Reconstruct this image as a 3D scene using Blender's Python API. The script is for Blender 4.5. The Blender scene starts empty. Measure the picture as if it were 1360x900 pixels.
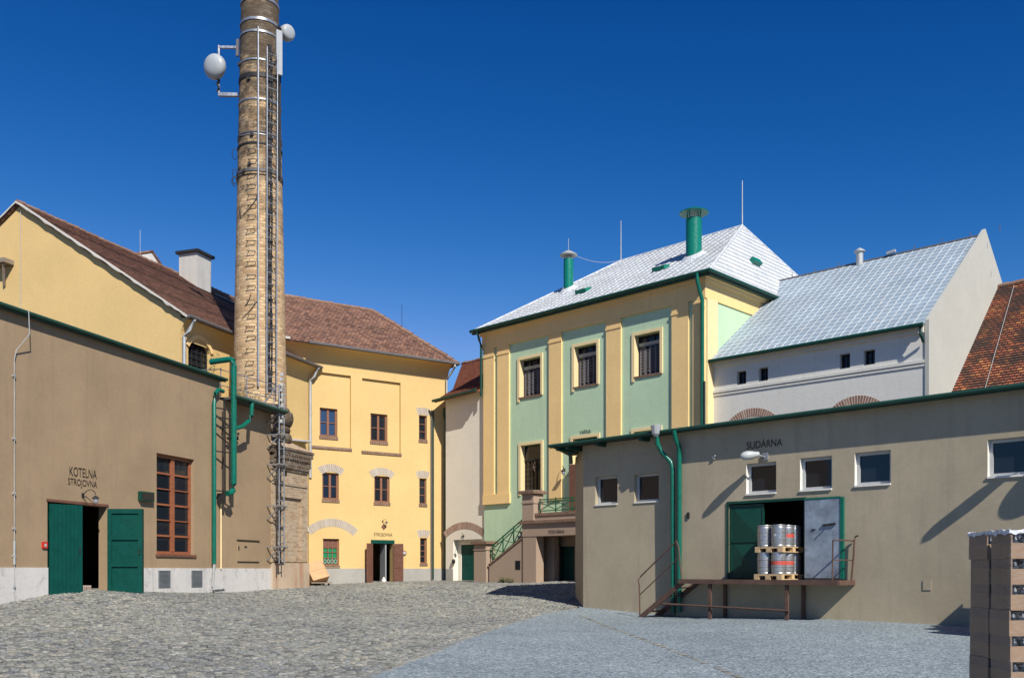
import bpy, math, random
import numpy as np
from mathutils import Vector, Matrix

random.seed(7)
rng = np.random.default_rng(11)
SC = bpy.context.scene
COL = SC.collection
PI = math.pi

# ------------------------------------------------------------------ survey of the place
EYE, HZ, F, CX = 1.65, 757.0, 1250.0, 680.0        # eye height; horizon row, focal length and centre column of the survey photo
SUN_AZ = Vector((-0.40, 0.9165, 0)).normalized()    # where the sunlight travels to, on plan
SUN_EL = math.radians(41)

# ------------------------------------------------------------------ materials
def nmat(name):
    m = bpy.data.materials.new(name); m.use_nodes = True
    nt = m.node_tree
    b = nt.nodes['Principled BSDF']
    return m, nt, b

def nd(nt, typ, **kw):
    n = nt.nodes.new(typ)
    for k, v in kw.items():
        if k.startswith('i_'):
            n.inputs[k[2:].replace('_', ' ')].default_value = v
        else:
            setattr(n, k, v)
    return n

def ramp(nt, fac, stops):
    r = nt.nodes.new('ShaderNodeValToRGB')
    e = r.color_ramp.elements
    while len(e) < len(stops): e.new(0.5)
    for el, (p, c) in zip(e, stops):
        el.position = p
        el.color = (c, c, c, 1) if isinstance(c, (int, float)) else (*c, 1)
    nt.links.new(fac, r.inputs[0])
    return r.outputs[0]

def mixc(nt, fac, a, b, mode='MIX'):
    m = nt.nodes.new('ShaderNodeMix'); m.data_type = 'RGBA'; m.blend_type = mode
    for sock, v in ((m.inputs[0], fac), (m.inputs[6], a), (m.inputs[7], b)):
        if isinstance(v, bpy.types.NodeSocket): nt.links.new(v, sock)
        elif isinstance(v, (int, float)): sock.default_value = v
        else: sock.default_value = (*v, 1)
    return m.outputs[2]

def pos(nt, scale=(1, 1, 1), rotz=0):
    g = nt.nodes.new('ShaderNodeNewGeometry')
    mp = nt.nodes.new('ShaderNodeMapping')
    mp.inputs['Scale'].default_value = scale
    mp.inputs['Rotation'].default_value = (0, 0, rotz)
    nt.links.new(g.outputs['Position'], mp.inputs[0])
    return mp.outputs[0]

def noise(nt, vec, scale, detail=4, rough=0.55):
    n = nd(nt, 'ShaderNodeTexNoise', i_Scale=scale, i_Detail=detail, i_Roughness=rough)
    nt.links.new(vec, n.inputs['Vector'])
    return n.outputs[0]

def bump(nt, b, height, strength=0.3, dist=0.02):
    bp = nd(nt, 'ShaderNodeBump', i_Strength=strength, i_Distance=dist)
    nt.links.new(height, bp.inputs['Height'])
    nt.links.new(bp.outputs[0], b.inputs['Normal'])

def plaster(name, col, var=0.16, stain=0.25, rough=0.9, bmp=0.35, dirt=None, fleck=0.0):
    m, nt, b = nmat(name)
    p = pos(nt)
    c1 = tuple(x * (1 - var) for x in col); c2 = tuple(min(1, x * (1 + var * 0.6)) for x in col)
    base = mixc(nt, ramp(nt, noise(nt, p, 0.55, 7, 0.62), [(0.32, 0.0), (0.7, 1.0)]), c1, c2)
    fine = noise(nt, p, 9, 4, 0.7)
    base = mixc(nt, 0.35, base, ramp(nt, fine, [(0.3, tuple(x * 0.86 for x in col)), (0.7, tuple(min(1, x * 1.1) for x in col))]))
    # rain streaks and patches with outlines of their own
    st = ramp(nt, noise(nt, pos(nt, (2.2, 2.2, 0.16)), 1.5, 5, 0.7), [(0.52, 0.0), (0.74, 1.0)])
    patch = ramp(nt, noise(nt, pos(nt, (1, 1, 1.4)), 0.32, 6, 0.7), [(0.5, 0.0), (0.62, 1.0)])
    d = dirt or tuple(x * 0.72 for x in col)
    mult = nd(nt, 'ShaderNodeMath', operation='MULTIPLY'); nt.links.new(st, mult.inputs[0]); mult.inputs[1].default_value = stain
    base = mixc(nt, mult.outputs[0], base, d)
    mult = nd(nt, 'ShaderNodeMath', operation='MULTIPLY'); nt.links.new(patch, mult.inputs[0]); mult.inputs[1].default_value = stain * 0.45
    base = mixc(nt, mult.outputs[0], base, tuple(min(1, x * 1.18) for x in col))
    if fleck:
        fl = ramp(nt, noise(nt, p, 2.6, 6, 0.75), [(0.56, 0.0), (0.64, 1.0)])
        mult = nd(nt, 'ShaderNodeMath', operation='MULTIPLY'); nt.links.new(fl, mult.inputs[0]); mult.inputs[1].default_value = fleck
        base = mixc(nt, mult.outputs[0], base, (0.19, 0.18, 0.17))
    nt.links.new(base, b.inputs['Base Color'])
    b.inputs['Roughness'].default_value = rough
    b.inputs['Specular IOR Level'].default_value = 0.2
    bump(nt, b, noise(nt, p, 14, 6, 0.7), bmp, 0.02)
    return m

def paint(name, col, rough=0.45, metal=0.0, wear=0.0, wearcol=(0.12, 0.06, 0.035), spec=0.4, var=0.15, scale=3.0):
    m, nt, b = nmat(name)
    p = pos(nt)
    n = noise(nt, p, scale, 6, 0.65)
    base = mixc(nt, ramp(nt, n, [(0.3, 0.0), (0.7, 1.0)]), tuple(x * (1 - var) for x in col), tuple(min(1, x * (1 + var)) for x in col))
    if wear:
        w = ramp(nt, noise(nt, p, scale * 2.5, 8, 0.75), [(0.55, 0.0), (0.68, wear)])
        base = mixc(nt, w, base, wearcol)
    nt.links.new(base, b.inputs['Base Color'])
    rr = ramp(nt, noise(nt, p, scale * 4, 4), [(0.3, max(0.05, rough - 0.12)), (0.7, min(1, rough + 0.12))])
    nt.links.new(rr, b.inputs['Roughness'])
    b.inputs['Metallic'].default_value = metal
    b.inputs['Specular IOR Level'].default_value = spec
    bump(nt, b, noise(nt, p, 22, 4), 0.12, 0.01)
    return m

def wood(name, col, along=(1, 1, 8), rough=0.6, var=0.4):
    m, nt, b = nmat(name)
    tc = nt.nodes.new('ShaderNodeTexCoord')
    mp = nt.nodes.new('ShaderNodeMapping'); mp.inputs['Scale'].default_value = along
    nt.links.new(tc.outputs['Object'], mp.inputs[0])
    n = noise(nt, mp.outputs[0], 4, 6, 0.65)
    base = mixc(nt, ramp(nt, n, [(0.3, 0.0), (0.7, 1.0)]), tuple(x * (1 - var) for x in col), tuple(min(1, x * (1 + var)) for x in col))
    nt.links.new(base, b.inputs['Base Color']); b.inputs['Roughness'].default_value = rough
    bump(nt, b, n, 0.2, 0.01)
    return m

def uvn(nt):
    return nt.nodes.new('ShaderNodeTexCoord').outputs['UV']

def brickmat(name, stops, mortar, bw, bh, msize=0.012, bmp=0.5, stain=None, stainrange=None, patchcol=None, rough=0.88, offset=0.5, lime=0.0, patch=(1.3, 0.56, 0.66, 0.8)):
    """Bricks, tiles or slates laid in UV metres; one random tone each."""
    m, nt, b = nmat(name)
    uv = uvn(nt)
    br = nt.nodes.new('ShaderNodeTexBrick')
    br.offset = offset; br.squash = 1.0
    for k, v in (('Scale', 1.0), ('Mortar Size', msize), ('Mortar Smooth', 0.2), ('Brick Width', bw), ('Row Height', bh), ('Bias', 0.0)):
        br.inputs[k].default_value = v
    br.inputs['Color1'].default_value = (0, 0, 0, 1); br.inputs['Color2'].default_value = (1, 1, 1, 1)
    br.inputs['Mortar'].default_value = (0.5, 0.5, 0.5, 1)
    nt.links.new(uv, br.inputs['Vector'])
    col = ramp(nt, br.outputs['Color'], stops)
    p = pos(nt)
    big = noise(nt, p, 0.5, 6, 0.7)
    col = mixc(nt, ramp(nt, big, [(0.35, 0.0), (0.75, 0.55)]), col, mixc(nt, 1.0, col, (0.55, 0.52, 0.5), 'MULTIPLY'))
    col = mixc(nt, ramp(nt, noise(nt, p, 11, 5, 0.75), [(0.35, 0.45), (0.65, 0.0)]), col, mixc(nt, 1.0, col, (0.6, 0.58, 0.56), 'MULTIPLY'))
    if patchcol:
        col = mixc(nt, ramp(nt, noise(nt, p, patch[0], 7, 0.8), [(patch[1], 0.0), (patch[2], patch[3])]), col, patchcol)
    col = mixc(nt, br.outputs['Fac'], col, mortar)
    if stain:                                   # soot or moss that thickens over a height range, in blotches
        z0, z1 = stainrange
        g = nt.nodes.new('ShaderNodeNewGeometry'); sx = nt.nodes.new('ShaderNodeSeparateXYZ'); nt.links.new(g.outputs['Position'], sx.inputs[0])
        mr = nd(nt, 'ShaderNodeMapRange'); nt.links.new(sx.outputs[2], mr.inputs[0])
        mr.inputs[1].default_value = z0; mr.inputs[2].default_value = z1; mr.inputs[3].default_value = -0.20; mr.inputs[4].default_value = 0.20
        ad = nd(nt, 'ShaderNodeMath', operation='ADD'); nt.links.new(mr.outputs[0], ad.inputs[0])
        nt.links.new(noise(nt, pos(nt, (1, 1, 1.9)), 1.5, 10, 0.82), ad.inputs[1])
        col = mixc(nt, ramp(nt, ad.outputs[0], [(0.46, 0.0), (0.66, 0.86)]), col, stain)
    if lime:
        col = mixc(nt, ramp(nt, noise(nt, p, 1.7, 7, 0.8), [(0.5, 0.0), (0.62, lime)]), col, (0.5, 0.46, 0.4))
    nt.links.new(col, b.inputs['Base Color']); b.inputs['Roughness'].default_value = rough
    b.inputs['Specular IOR Level'].default_value = 0.25
    inv = nd(nt, 'ShaderNodeMath', operation='SUBTRACT'); inv.inputs[0].default_value = 1.0; nt.links.new(br.outputs['Fac'], inv.inputs[1])
    mx = nd(nt, 'ShaderNodeMath', operation='ADD'); nt.links.new(inv.outputs[0], mx.inputs[0])
    n2 = noise(nt, p, 14, 5, 0.7); ml = nd(nt, 'ShaderNodeMath', operation='MULTIPLY'); nt.links.new(n2, ml.inputs[0]); ml.inputs[1].default_value = 0.9
    nt.links.new(ml.outputs[0], mx.inputs[1])
    bump(nt, b, mx.outputs[0], bmp, 0.02)
    return m

def glass(name, col=(0.012, 0.016, 0.022), rough=0.04):
    m, nt, b = nmat(name)
    b.inputs['Base Color'].default_value = (*col, 1); b.inputs['Roughness'].default_value = rough
    b.inputs['Specular IOR Level'].default_value = 0.5
    bump(nt, b, noise(nt, pos(nt), 1.2, 2), 0.06, 0.03)
    return m

M = {}
M['brown'] = plaster('brown_plaster', (0.345, 0.246, 0.147), 0.2, 0.5, bmp=0.2, dirt=(0.25, 0.18, 0.12))
M['cask'] = plaster('grey_brown_plaster', (0.40, 0.338, 0.232), 0.2, 0.5, bmp=0.16, dirt=(0.28, 0.23, 0.17))
M['podium'] = plaster('podium_plaster', (0.37, 0.275, 0.2), 0.06, 0.1)
M['yellow'] = plaster('yellow_plaster', (0.655, 0.462, 0.198), 0.1, 0.3, dirt=(0.62, 0.42, 0.16))
M['ochre'] = plaster('ochre_plaster', (0.84, 0.585, 0.26), 0.09, 0.28)
M['green'] = plaster('pale_green_plaster', (0.48, 0.63, 0.42), 0.1, 0.3, dirt=(0.33, 0.45, 0.28))
M['cream'] = plaster('cream_plaster', (0.80, 0.63, 0.34), 0.05, 0.1)
M['beige'] = plaster('beige_plaster', (0.74, 0.69, 0.58), 0.07, 0.15)
M['pale'] = plaster('pale_grey_plaster', (0.65, 0.635, 0.57), 0.06, 0.22, dirt=(0.42, 0.40, 0.36))
M['gable'] = plaster('limewashed_plaster', (0.45, 0.445, 0.39), 0.08, 0.5, dirt=(0.42, 0.40, 0.35))
M['plinth'] = plaster('whitewashed_plinth', (0.6, 0.575, 0.535), 0.12, 0.5, dirt=(0.34, 0.33, 0.31), fleck=0.35)
M['plinth2'] = plaster('grey_plinth', (0.36, 0.345, 0.31), 0.12, 0.4, dirt=(0.24, 0.23, 0.21), fleck=0.2)
M['white'] = plaster('white_and_sunlit_paint', (0.72, 0.69, 0.62), 0.04, 0.06)
M['verge'] = plaster('lime_mortar', (0.55, 0.52, 0.46), 0.2, 0.5, dirt=(0.3, 0.28, 0.25))
M['whitechim'] = plaster('weathered_white_plaster', (0.5, 0.48, 0.43), 0.12, 0.5, dirt=(0.3, 0.29, 0.26))
M['dgreen'] = paint('dark_green_paint', (0.004, 0.05, 0.033), 0.42, wear=0.25, wearcol=(0.03, 0.12, 0.08))
M['dgreenwood'] = paint('green_door_paint', (0.001, 0.055, 0.042), 0.55, wear=0.3, wearcol=(0.004, 0.08, 0.06), spec=0.2)
M['pipegreen'] = paint('green_pipe_paint', (0.003, 0.12, 0.078), 0.33, wear=0.12, wearcol=(0.08, 0.2, 0.13))
M['blackgreen'] = paint('old_green_trim', (0.012, 0.06, 0.04), 0.5)
M['glossgreen'] = paint('teal_vent_paint', (0.003, 0.165, 0.115), 0.35, var=0.06)
M['railgreen'] = paint('railing_green', (0.01, 0.10, 0.045), 0.5)
M['steel'] = paint('galvanised_steel', (0.36, 0.37, 0.38), 0.42, 0.65, wear=0.3, wearcol=(0.3, 0.3, 0.3))
M['zinc'] = paint('zinc_sheet', (0.42, 0.43, 0.42), 0.55, 0.3)
M['dzinc'] = paint('weathered_gutter', (0.13, 0.12, 0.115), 0.6, 0.2)
M['iron'] = paint('dark_iron', (0.03, 0.028, 0.027), 0.6, 0.3)
M['cable'] = paint('black_cable', (0.02, 0.02, 0.021), 0.6)
M['rust'] = paint('rusty_steel', (0.115, 0.066, 0.048), 0.8, 0.15, wear=0.7, wearcol=(0.07, 0.035, 0.025), var=0.3)
M['plate'] = paint('galvanised_door_sheet', (0.27, 0.32, 0.37), 0.5, 0.25, wear=0.75, wearcol=(0.13, 0.155, 0.18), var=0.4, scale=1.6)
M['frame_w'] = paint('white_plastic_frame', (0.42, 0.43, 0.42), 0.4, var=0.05)
M['radome'] = paint('pale_radome', (0.37, 0.39, 0.40), 0.45, var=0.06)
M['grey'] = paint('grey_metal', (0.22, 0.24, 0.25), 0.5, 0.2)
M['letter'] = paint('black_lettering', (0.018, 0.014, 0.012), 0.6)
M['red'] = paint('red_plastic', (0.5, 0.03, 0.02), 0.4)
M['redlabel'] = paint('red_label', (0.6, 0.05, 0.015), 0.5)
M['keg'] = paint('brushed_keg_steel', (0.40, 0.40, 0.39), 0.36, 0.75, wear=0.35, wearcol=(0.22, 0.22, 0.22), scale=5)
M['winwood'] = wood('red_brown_window_wood', (0.3, 0.1, 0.045), rough=0.5, var=0.25)
M['winwood2'] = wood('brown_window_wood', (0.23, 0.1, 0.055), rough=0.55, var=0.2)
M['brownwood'] = wood('brown_door_wood', (0.16, 0.07, 0.045), rough=0.6)
M['oldwood'] = wood('weathered_timber', (0.24, 0.19, 0.14), rough=0.85)
M['ply'] = wood('bare_plywood', (0.5, 0.3, 0.14), (1, 1, 3), 0.65, 0.15)
M['palletwood'] = wood('pallet_wood', (0.52, 0.36, 0.19), (4, 4, 4), 0.8, 0.3)
M['glass'] = glass('dark_window_glass')
M['glassblue'] = glass('painted_sky_window_glass', (0.03, 0.06, 0.12), 0.03)  # the sky's reflection is put into the pane as blue
M['glassgreen'] = glass('green_stained_glass', (0.015, 0.22, 0.09), 0.25)
M['glassbrown'] = glass('brown_leaded_glass', (0.075, 0.055, 0.025), 0.3)
M['glasswhite'] = glass('frosted_glass', (0.3, 0.32, 0.32), 0.3)
M['lead'] = paint('grey_glazing_lattice', (0.2, 0.19, 0.2), 0.6, 0.1)
M['dark'] = plaster('shade_toned_inner_plaster', (0.05, 0.045, 0.04), 0.2, 0.2)  # indoor darkness put into the colour of the inner walls
M['sill'] = brickmat('brown_brick_sill', [(0.0, (0.19, 0.105, 0.065)), (1.0, (0.27, 0.16, 0.1))], (0.3, 0.25, 0.2), 0.12, 0.3)
M['chim'] = brickmat('yellow_chimney_brick', [(0, (0.44, 0.26, 0.12)), (0.35, (0.72, 0.49, 0.255)), (0.7, (0.80, 0.57, 0.31)), (1, (0.54, 0.32, 0.155))], (0.44, 0.33, 0.21), 0.3, 0.115, 0.016, 0.8,
                     stain=(0.03, 0.026, 0.022), stainrange=(9.0, 23.0), lime=0.15)
M['socle'] = brickmat('weathered_socle_brick', [(0, (0.36, 0.22, 0.12)), (0.4, (0.5, 0.35, 0.2)), (0.75, (0.58, 0.43, 0.26)), (1, (0.40, 0.22, 0.12))], (0.43, 0.36, 0.27), 0.26, 0.085, 0.013, 0.7,
                      patchcol=(0.52, 0.42, 0.31), lime=0.35)
M['soclefoot'] = plaster('flaking_socle_render', (0.50, 0.385, 0.27), 0.3, 1.0, dirt=(0.38, 0.17, 0.085), bmp=0.8, fleck=0.2)
M['darkbrick'] = brickmat('sooty_brick', [(0, (0.11, 0.075, 0.05)), (1, (0.28, 0.2, 0.13))], (0.11, 0.09, 0.07), 0.26, 0.085, 0.013, 0.7, lime=0.3)
M['archwhite'] = brickmat('whitish_arch_brick', [(0, (0.42, 0.35, 0.28)), (1, (0.52, 0.46, 0.38))], (0.54, 0.48, 0.4), 0.075, 0.3, 0.012)
M['archred'] = brickmat('red_arch_brick', [(0, (0.26, 0.13, 0.09)), (0.6, (0.36, 0.2, 0.14)), (1, (0.42, 0.28, 0.2))], (0.5, 0.44, 0.37), 0.085, 0.3, 0.016)
M['tile'] = brickmat('brown_clay_tiles', [(0, (0.15, 0.08, 0.062)), (0.35, (0.29, 0.155, 0.105)), (0.75, (0.39, 0.215, 0.145)), (1, (0.23, 0.135, 0.1))], (0.05, 0.03, 0.025), 0.2, 0.17, 0.012, 0.6, patchcol=(0.11, 0.065, 0.055), patch=(2.4, 0.5, 0.62, 0.6))
M['tilered'] = brickmat('red_clay_tiles', [(0, (0.2, 0.065, 0.04)), (0.5, (0.27, 0.085, 0.045)), (1, (0.33, 0.12, 0.06))], (0.07, 0.03, 0.02), 0.18, 0.16, 0.012, 0.5)
M['tileold'] = brickmat('lichened_clay_tiles', [(0, (0.2, 0.075, 0.045)), (0.45, (0.36, 0.112, 0.058)), (0.8, (0.46, 0.15, 0.065)), (1, (0.6, 0.25, 0.09))], (0.04, 0.025, 0.022), 0.19, 0.17, 0.018, 0.6,
                        patchcol=(0.05, 0.042, 0.036), patch=(1.0, 0.46, 0.56, 0.85))
M['ridge'] = plaster('ridge_tiles_with_mortar', (0.24, 0.14, 0.095), 0.3, 0.4, dirt=(0.45, 0.4, 0.35))
M['slate'] = brickmat('white_metal_shingles', [(0, (0.62, 0.66, 0.68)), (0.5, (0.68, 0.72, 0.74)), (1, (0.74, 0.77, 0.79))], (0.33, 0.33, 0.32), 0.36, 0.3, 0.012, 0.25, patchcol=(0.6, 0.59, 0.56), rough=0.55)
M['slate2'] = brickmat('silver_metal_shingles', [(0, (0.345, 0.43, 0.495)), (0.5, (0.38, 0.47, 0.535)), (1, (0.41, 0.50, 0.565))], (0.27, 0.32, 0.36), 0.42, 0.36, 0.010, 0.2, patchcol=(0.40, 0.42, 0.42), rough=0.55)
M['roofing'] = plaster('bitumen_roofing', (0.09, 0.09, 0.085), 0.2, 0.3)
M['card'] = paint('brown_cardboard', (0.27, 0.175, 0.105), 0.55, var=0.1, spec=0.3)
M['card2'] = paint('dark_cardboard', (0.205, 0.14, 0.095), 0.5, var=0.12, spec=0.3)
M['bottle'] = paint('dark_bottles_under_film', (0.012, 0.018, 0.03), 0.2, var=0.4, scale=14)
def film():
    m, nt, b = nmat('clear_stretch_film')
    b.inputs['Base Color'].default_value = (0.8, 0.85, 0.9, 1); b.inputs['Roughness'].default_value = 0.22
    out = nt.nodes['Material Output']
    tr = nt.nodes.new('ShaderNodeBsdfTransparent')
    mx = nt.nodes.new('ShaderNodeMixShader')
    n = ramp(nt, noise(nt, pos(nt, (3, 3, 14)), 3, 6, 0.7), [(0.45, 0.01), (0.85, 0.16)])
    nt.links.new(n, mx.inputs[0]); nt.links.new(tr.outputs[0], mx.inputs[1]); nt.links.new(b.outputs[0], mx.inputs[2])
    nt.links.new(mx.outputs[0], out.inputs['Surface'])
    bump(nt, b, noise(nt, pos(nt, (3, 3, 10)), 5, 5), 0.8, 0.03)
    return m
M['film'] = film()
M['hem'] = paint('gathered_film', (0.55, 0.57, 0.6), 0.3, var=0.3, scale=20)
def leafm():
    m, nt, b = nmat('weed_leaves')
    c = ramp(nt, noise(nt, pos(nt), 6, 3), [(0.3, (0.035, 0.075, 0.015)), (0.7, (0.13, 0.17, 0.035))])
    nt.links.new(c, b.inputs['Base Color']); b.inputs['Roughness'].default_value = 0.6
    return m
M['leaf'] = leafm()
def groundm():
    m, nt, b = nmat('earth_joints')
    p = pos(nt)
    c = ramp(nt, noise(nt, p, 2.0, 8, 0.7), [(0.3, (0.10, 0.088, 0.072)), (0.7, (0.19, 0.17, 0.14))])
    nt.links.new(c, b.inputs['Base Color']); b.inputs['Roughness'].default_value = 0.95
    bump(nt, b, noise(nt, p, 25, 5), 0.5, 0.02)
    return m
M['ground'] = groundm()
def settm():
    m, nt, b = nmat('granite_setts')
    at = nd(nt, 'ShaderNodeAttribute', attribute_name='tone')
    p = pos(nt)
    c = ramp(nt, at.outputs['Fac'], [(0.0, (0.095, 0.10, 0.105)), (0.25, (0.187, 0.19, 0.166)), (0.5, (0.272, 0.272, 0.23)), (0.7, (0.22, 0.236, 0.235)), (0.85, (0.31, 0.29, 0.235)), (1.0, (0.37, 0.372, 0.325))])
    big = ramp(nt, noise(nt, p, 0.33, 6, 0.65), [(0.35, 0.0), (0.7, 1.0)])
    c = mixc(nt, big, mixc(nt, 1.0, c, (0.8, 0.8, 0.82), 'MULTIPLY'), mixc(nt, 1.0, c, (1.12, 1.09, 1.03), 'MULTIPLY'))
    c = mixc(nt, ramp(nt, noise(nt, p, 28, 5, 0.75), [(0.35, 0.5), (0.6, 0.0)]), c, mixc(nt, 1.0, c, (0.62, 0.62, 0.62), 'MULTIPLY'))
    nt.links.new(c, b.inputs['Base Color'])
    b.inputs['Roughness'].default_value = 0.72; b.inputs['Specular IOR Level'].default_value = 0.35
    bump(nt, b, noise(nt, p, 35, 6, 0.7), 0.5, 0.015)
    return m
M['sett'] = settm()
def drivem():
    m, nt, b = nmat('blue_grey_chip_asphalt')
    p = pos(nt)
    v = nd(nt, 'ShaderNodeTexVoronoi', i_Scale=26.0); nt.links.new(p, v.inputs['Vector'])
    sx = nt.nodes.new('ShaderNodeSeparateColor'); nt.links.new(v.outputs['Color'], sx.inputs[0])
    c = ramp(nt, sx.outputs[0], [(0, (0.12, 0.15, 0.163)), (0.5, (0.245, 0.297, 0.311)), (0.85, (0.335, 0.39, 0.403)), (1, (0.48, 0.53, 0.54))])
    c = mixc(nt, ramp(nt, noise(nt, p, 60, 4, 0.8), [(0.35, 0.7), (0.55, 0.0)]), c, (0.06, 0.07, 0.08))
    big = ramp(nt, noise(nt, p, 0.4, 6, 0.65), [(0.35, 0.0), (0.7, 1.0)])
    c = mixc(nt, big, mixc(nt, 1.0, c, (0.84, 0.85, 0.87), 'MULTIPLY'), mixc(nt, 1.0, c, (1.1, 1.1, 1.1), 'MULTIPLY'))
    nt.links.new(c, b.inputs['Base Color']); b.inputs['Roughness'].default_value = 0.85
    bump(nt, b, v.outputs['Distance'], 0.8, 0.012)
    return m
M['drive'] = drivem()

# ------------------------------------------------------------------ frames and mesh building
class Wall:
    """A vertical plane: s runs along it to the right, y goes into the building, z is world height."""
    def __init__(self, pA, dA, pB, dB):
        A = Vector(((pA - CX) / F * dA, dA)); B = Vector(((pB - CX) / F * dB, dB))
        self.p = A; self.d = (B - A).normalized(); self.i = Vector((-self.d.y, self.d.x))
        self.len = (B - A).length
        self.ang = math.atan2(self.d.y, self.d.x)
        self.mat = Matrix.Translation((A.x, A.y, 0)) @ Matrix.Rotation(self.ang, 4, 'Z')
    def s(self, px, y=0.0):
        u = (px - CX) / F; q = self.p + self.i * y
        return (u * q.y - q.x) / (self.d.x - u * self.d.y)
    def dep(self, px, y=0.0):
        return self.p.y + self.i.y * y + self.d.y * self.s(px, y)
    def z(self, px, py, y=0.0):
        return EYE + (HZ - py) * self.dep(px, y) / F
    def R(self, px0, px1, pt, pb, y=0.0):
        m = (px0 + px1) / 2
        return (self.s(px0, y), self.s(px1, y), self.z(m, pb, y), self.z(m, pt, y))
    def P(self, s, y, z):
        return self.mat @ Vector((s, y, z))

class Plain:
    mat = Matrix.Identity(4); ang = 0.0
WORLD = Plain()
ROOT = {}

class MB:
    def __init__(self): self.v = []; self.f = []; self.uv = []
    def face(self, pts, uv=None):
        k = len(self.v); self.v += [tuple(p) for p in pts]; self.f.append(tuple(range(k, k + len(pts))))
        if uv is None:
            a, b, c = (Vector(p) for p in (pts[0], pts[1], pts[2])); n = (b - a).cross(c - a)
            ax = max(range(3), key=lambda q: abs(n[q]))
            uv = [((p[1], p[2]) if ax == 0 else (p[0], p[2]) if ax == 1 else (p[0], p[1])) for p in pts]
        self.uv.append(uv)
        return self
    def box(self, x0, x1, y0, y1, z0, z1):
        if x0 > x1: x0, x1 = x1, x0
        if y0 > y1: y0, y1 = y1, y0
        if z0 > z1: z0, z1 = z1, z0
        a, b, c, d = (x0, y0), (x1, y0), (x1, y1), (x0, y1)
        self.face([(*d, z0), (*c, z0), (*b, z0), (*a, z0)]); self.face([(*a, z1), (*b, z1), (*c, z1), (*d, z1)])
        for p, q in ((a, b), (b, c), (c, d), (d, a)):
            self.face([(*p, z0), (*q, z0), (*q, z1), (*p, z1)])
        return self
    def bar(self, p, q, w, h, up=(0, 0, 1)):
        p, q = Vector(p), Vector(q); d = (q - p).normalized(); u = Vector(up)
        if abs(d.dot(u)) > 0.95: u = Vector((0, 1, 0))
        r = d.cross(u).normalized() * (w / 2); u = r.cross(d).normalized() * (h / 2)
        A = [p - r - u, p + r - u, p + r + u, p - r + u]; B = [x + (q - p) for x in A]
        self.face(A[::-1]); self.face(B)
        for k in range(4): self.face([A[k], A[(k + 1) % 4], B[(k + 1) % 4], B[k]])
        return self
    def prism(self, poly, y0, y1):
        """polygon in (x, z), extruded from y0 (front) to y1"""
        self.face([(x, y0, z) for x, z in poly]); self.face([(x, y1, z) for x, z in poly][::-1])
        for k in range(len(poly)):
            a, b = poly[k], poly[(k + 1) % len(poly)]
            self.face([(a[0], y0, a[1]), (a[0], y1, a[1]), (b[0], y1, b[1]), (b[0], y0, b[1])])
        return self
    def tube(self, pts, r, seg=8):
        pts = [Vector(p) for p in pts]; rings = []
        for k, p in enumerate(pts):
            if k == 0: d = pts[1] - p
            elif k == len(pts) - 1: d = p - pts[k - 1]
            else: d = (pts[k + 1] - p).normalized() + (p - pts[k - 1]).normalized()
            d.normalize()
            u = Vector((0, 0, 1)) if abs(d.z) < 0.9 else Vector((1, 0.13, 0))
            a = d.cross(u).normalized(); b = a.cross(d)
            rr = r[k] if isinstance(r, (list, tuple)) else r
            rings.append([p + (a * math.cos(t) + b * math.sin(t)) * rr for t in (2 * PI * q / seg for q in range(seg))])
        for A, B in zip(rings, rings[1:]):
            for q in range(seg): self.face([A[q], A[(q + 1) % seg], B[(q + 1) % seg], B[q]])
        self.face(rings[0][::-1]); self.face(rings[-1])
        return self
    def lathe(self, prof, c=(0, 0, 0), seg=24, a0=0.0, a1=2 * PI, circ=None):
        """profile of (radius, z) about a vertical axis at c"""
        full = abs(a1 - a0 - 2 * PI) < 1e-6
        for k in range(seg):
            t0, t1 = a0 + (a1 - a0) * k / seg, a0 + (a1 - a0) * (k + 1) / seg
            l = 0.0
            for (r0, z0), (r1, z1) in zip(prof, prof[1:]):
                ln = math.hypot(r1 - r0, z1 - z0)
                P = lambda r, t, z: (c[0] + r * math.cos(t), c[1] + r * math.sin(t), c[2] + z)
                R = circ or max(p[0] for p in prof)
                v0, v1 = (z0, z1) if circ else (l, l + ln)
                uv = [(t0 * R, v0), (t1 * R, v0), (t1 * R, v1), (t0 * R, v1)]
                self.face([P(r0, t0, z0), P(r0, t1, z0), P(r1, t1, z1), P(r1, t0, z1)], uv)
                l += ln
        return self
    def wall(self, s0, s1, z0, z1, holes=(), y=0.0, rev=0.2):
        xs = sorted({s0, s1, *[h[0] for h in holes], *[h[1] for h in holes]})
        zs = sorted({z0, z1, *[h[2] for h in holes], *[h[3] for h in holes]})
        xs = [x for x in xs if s0 <= x <= s1]; zs = [z for z in zs if z0 <= z <= z1]
        for a, b in zip(xs, xs[1:]):
            for c, d in zip(zs, zs[1:]):
                if any(h[0] - 1e-6 <= a and b <= h[1] + 1e-6 and h[2] - 1e-6 <= c and d <= h[3] + 1e-6 for h in holes): continue
                self.face([(a, y, c), (b, y, c), (b, y, d), (a, y, d)])
        for h in holes:
            a, b, c, d = h[:4]; r = h[4] if len(h) > 4 else rev
            Y = y + r
            self.face([(a, y, c), (a, y, d), (a, Y, d), (a, Y, c)]); self.face([(b, y, d), (b, y, c), (b, Y, c), (b, Y, d)])
            self.face([(a, y, d), (b, y, d), (b, Y, d), (a, Y, d)]); self.face([(b, y, c), (a, y, c), (a, Y, c), (b, Y, c)])
        return self
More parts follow.
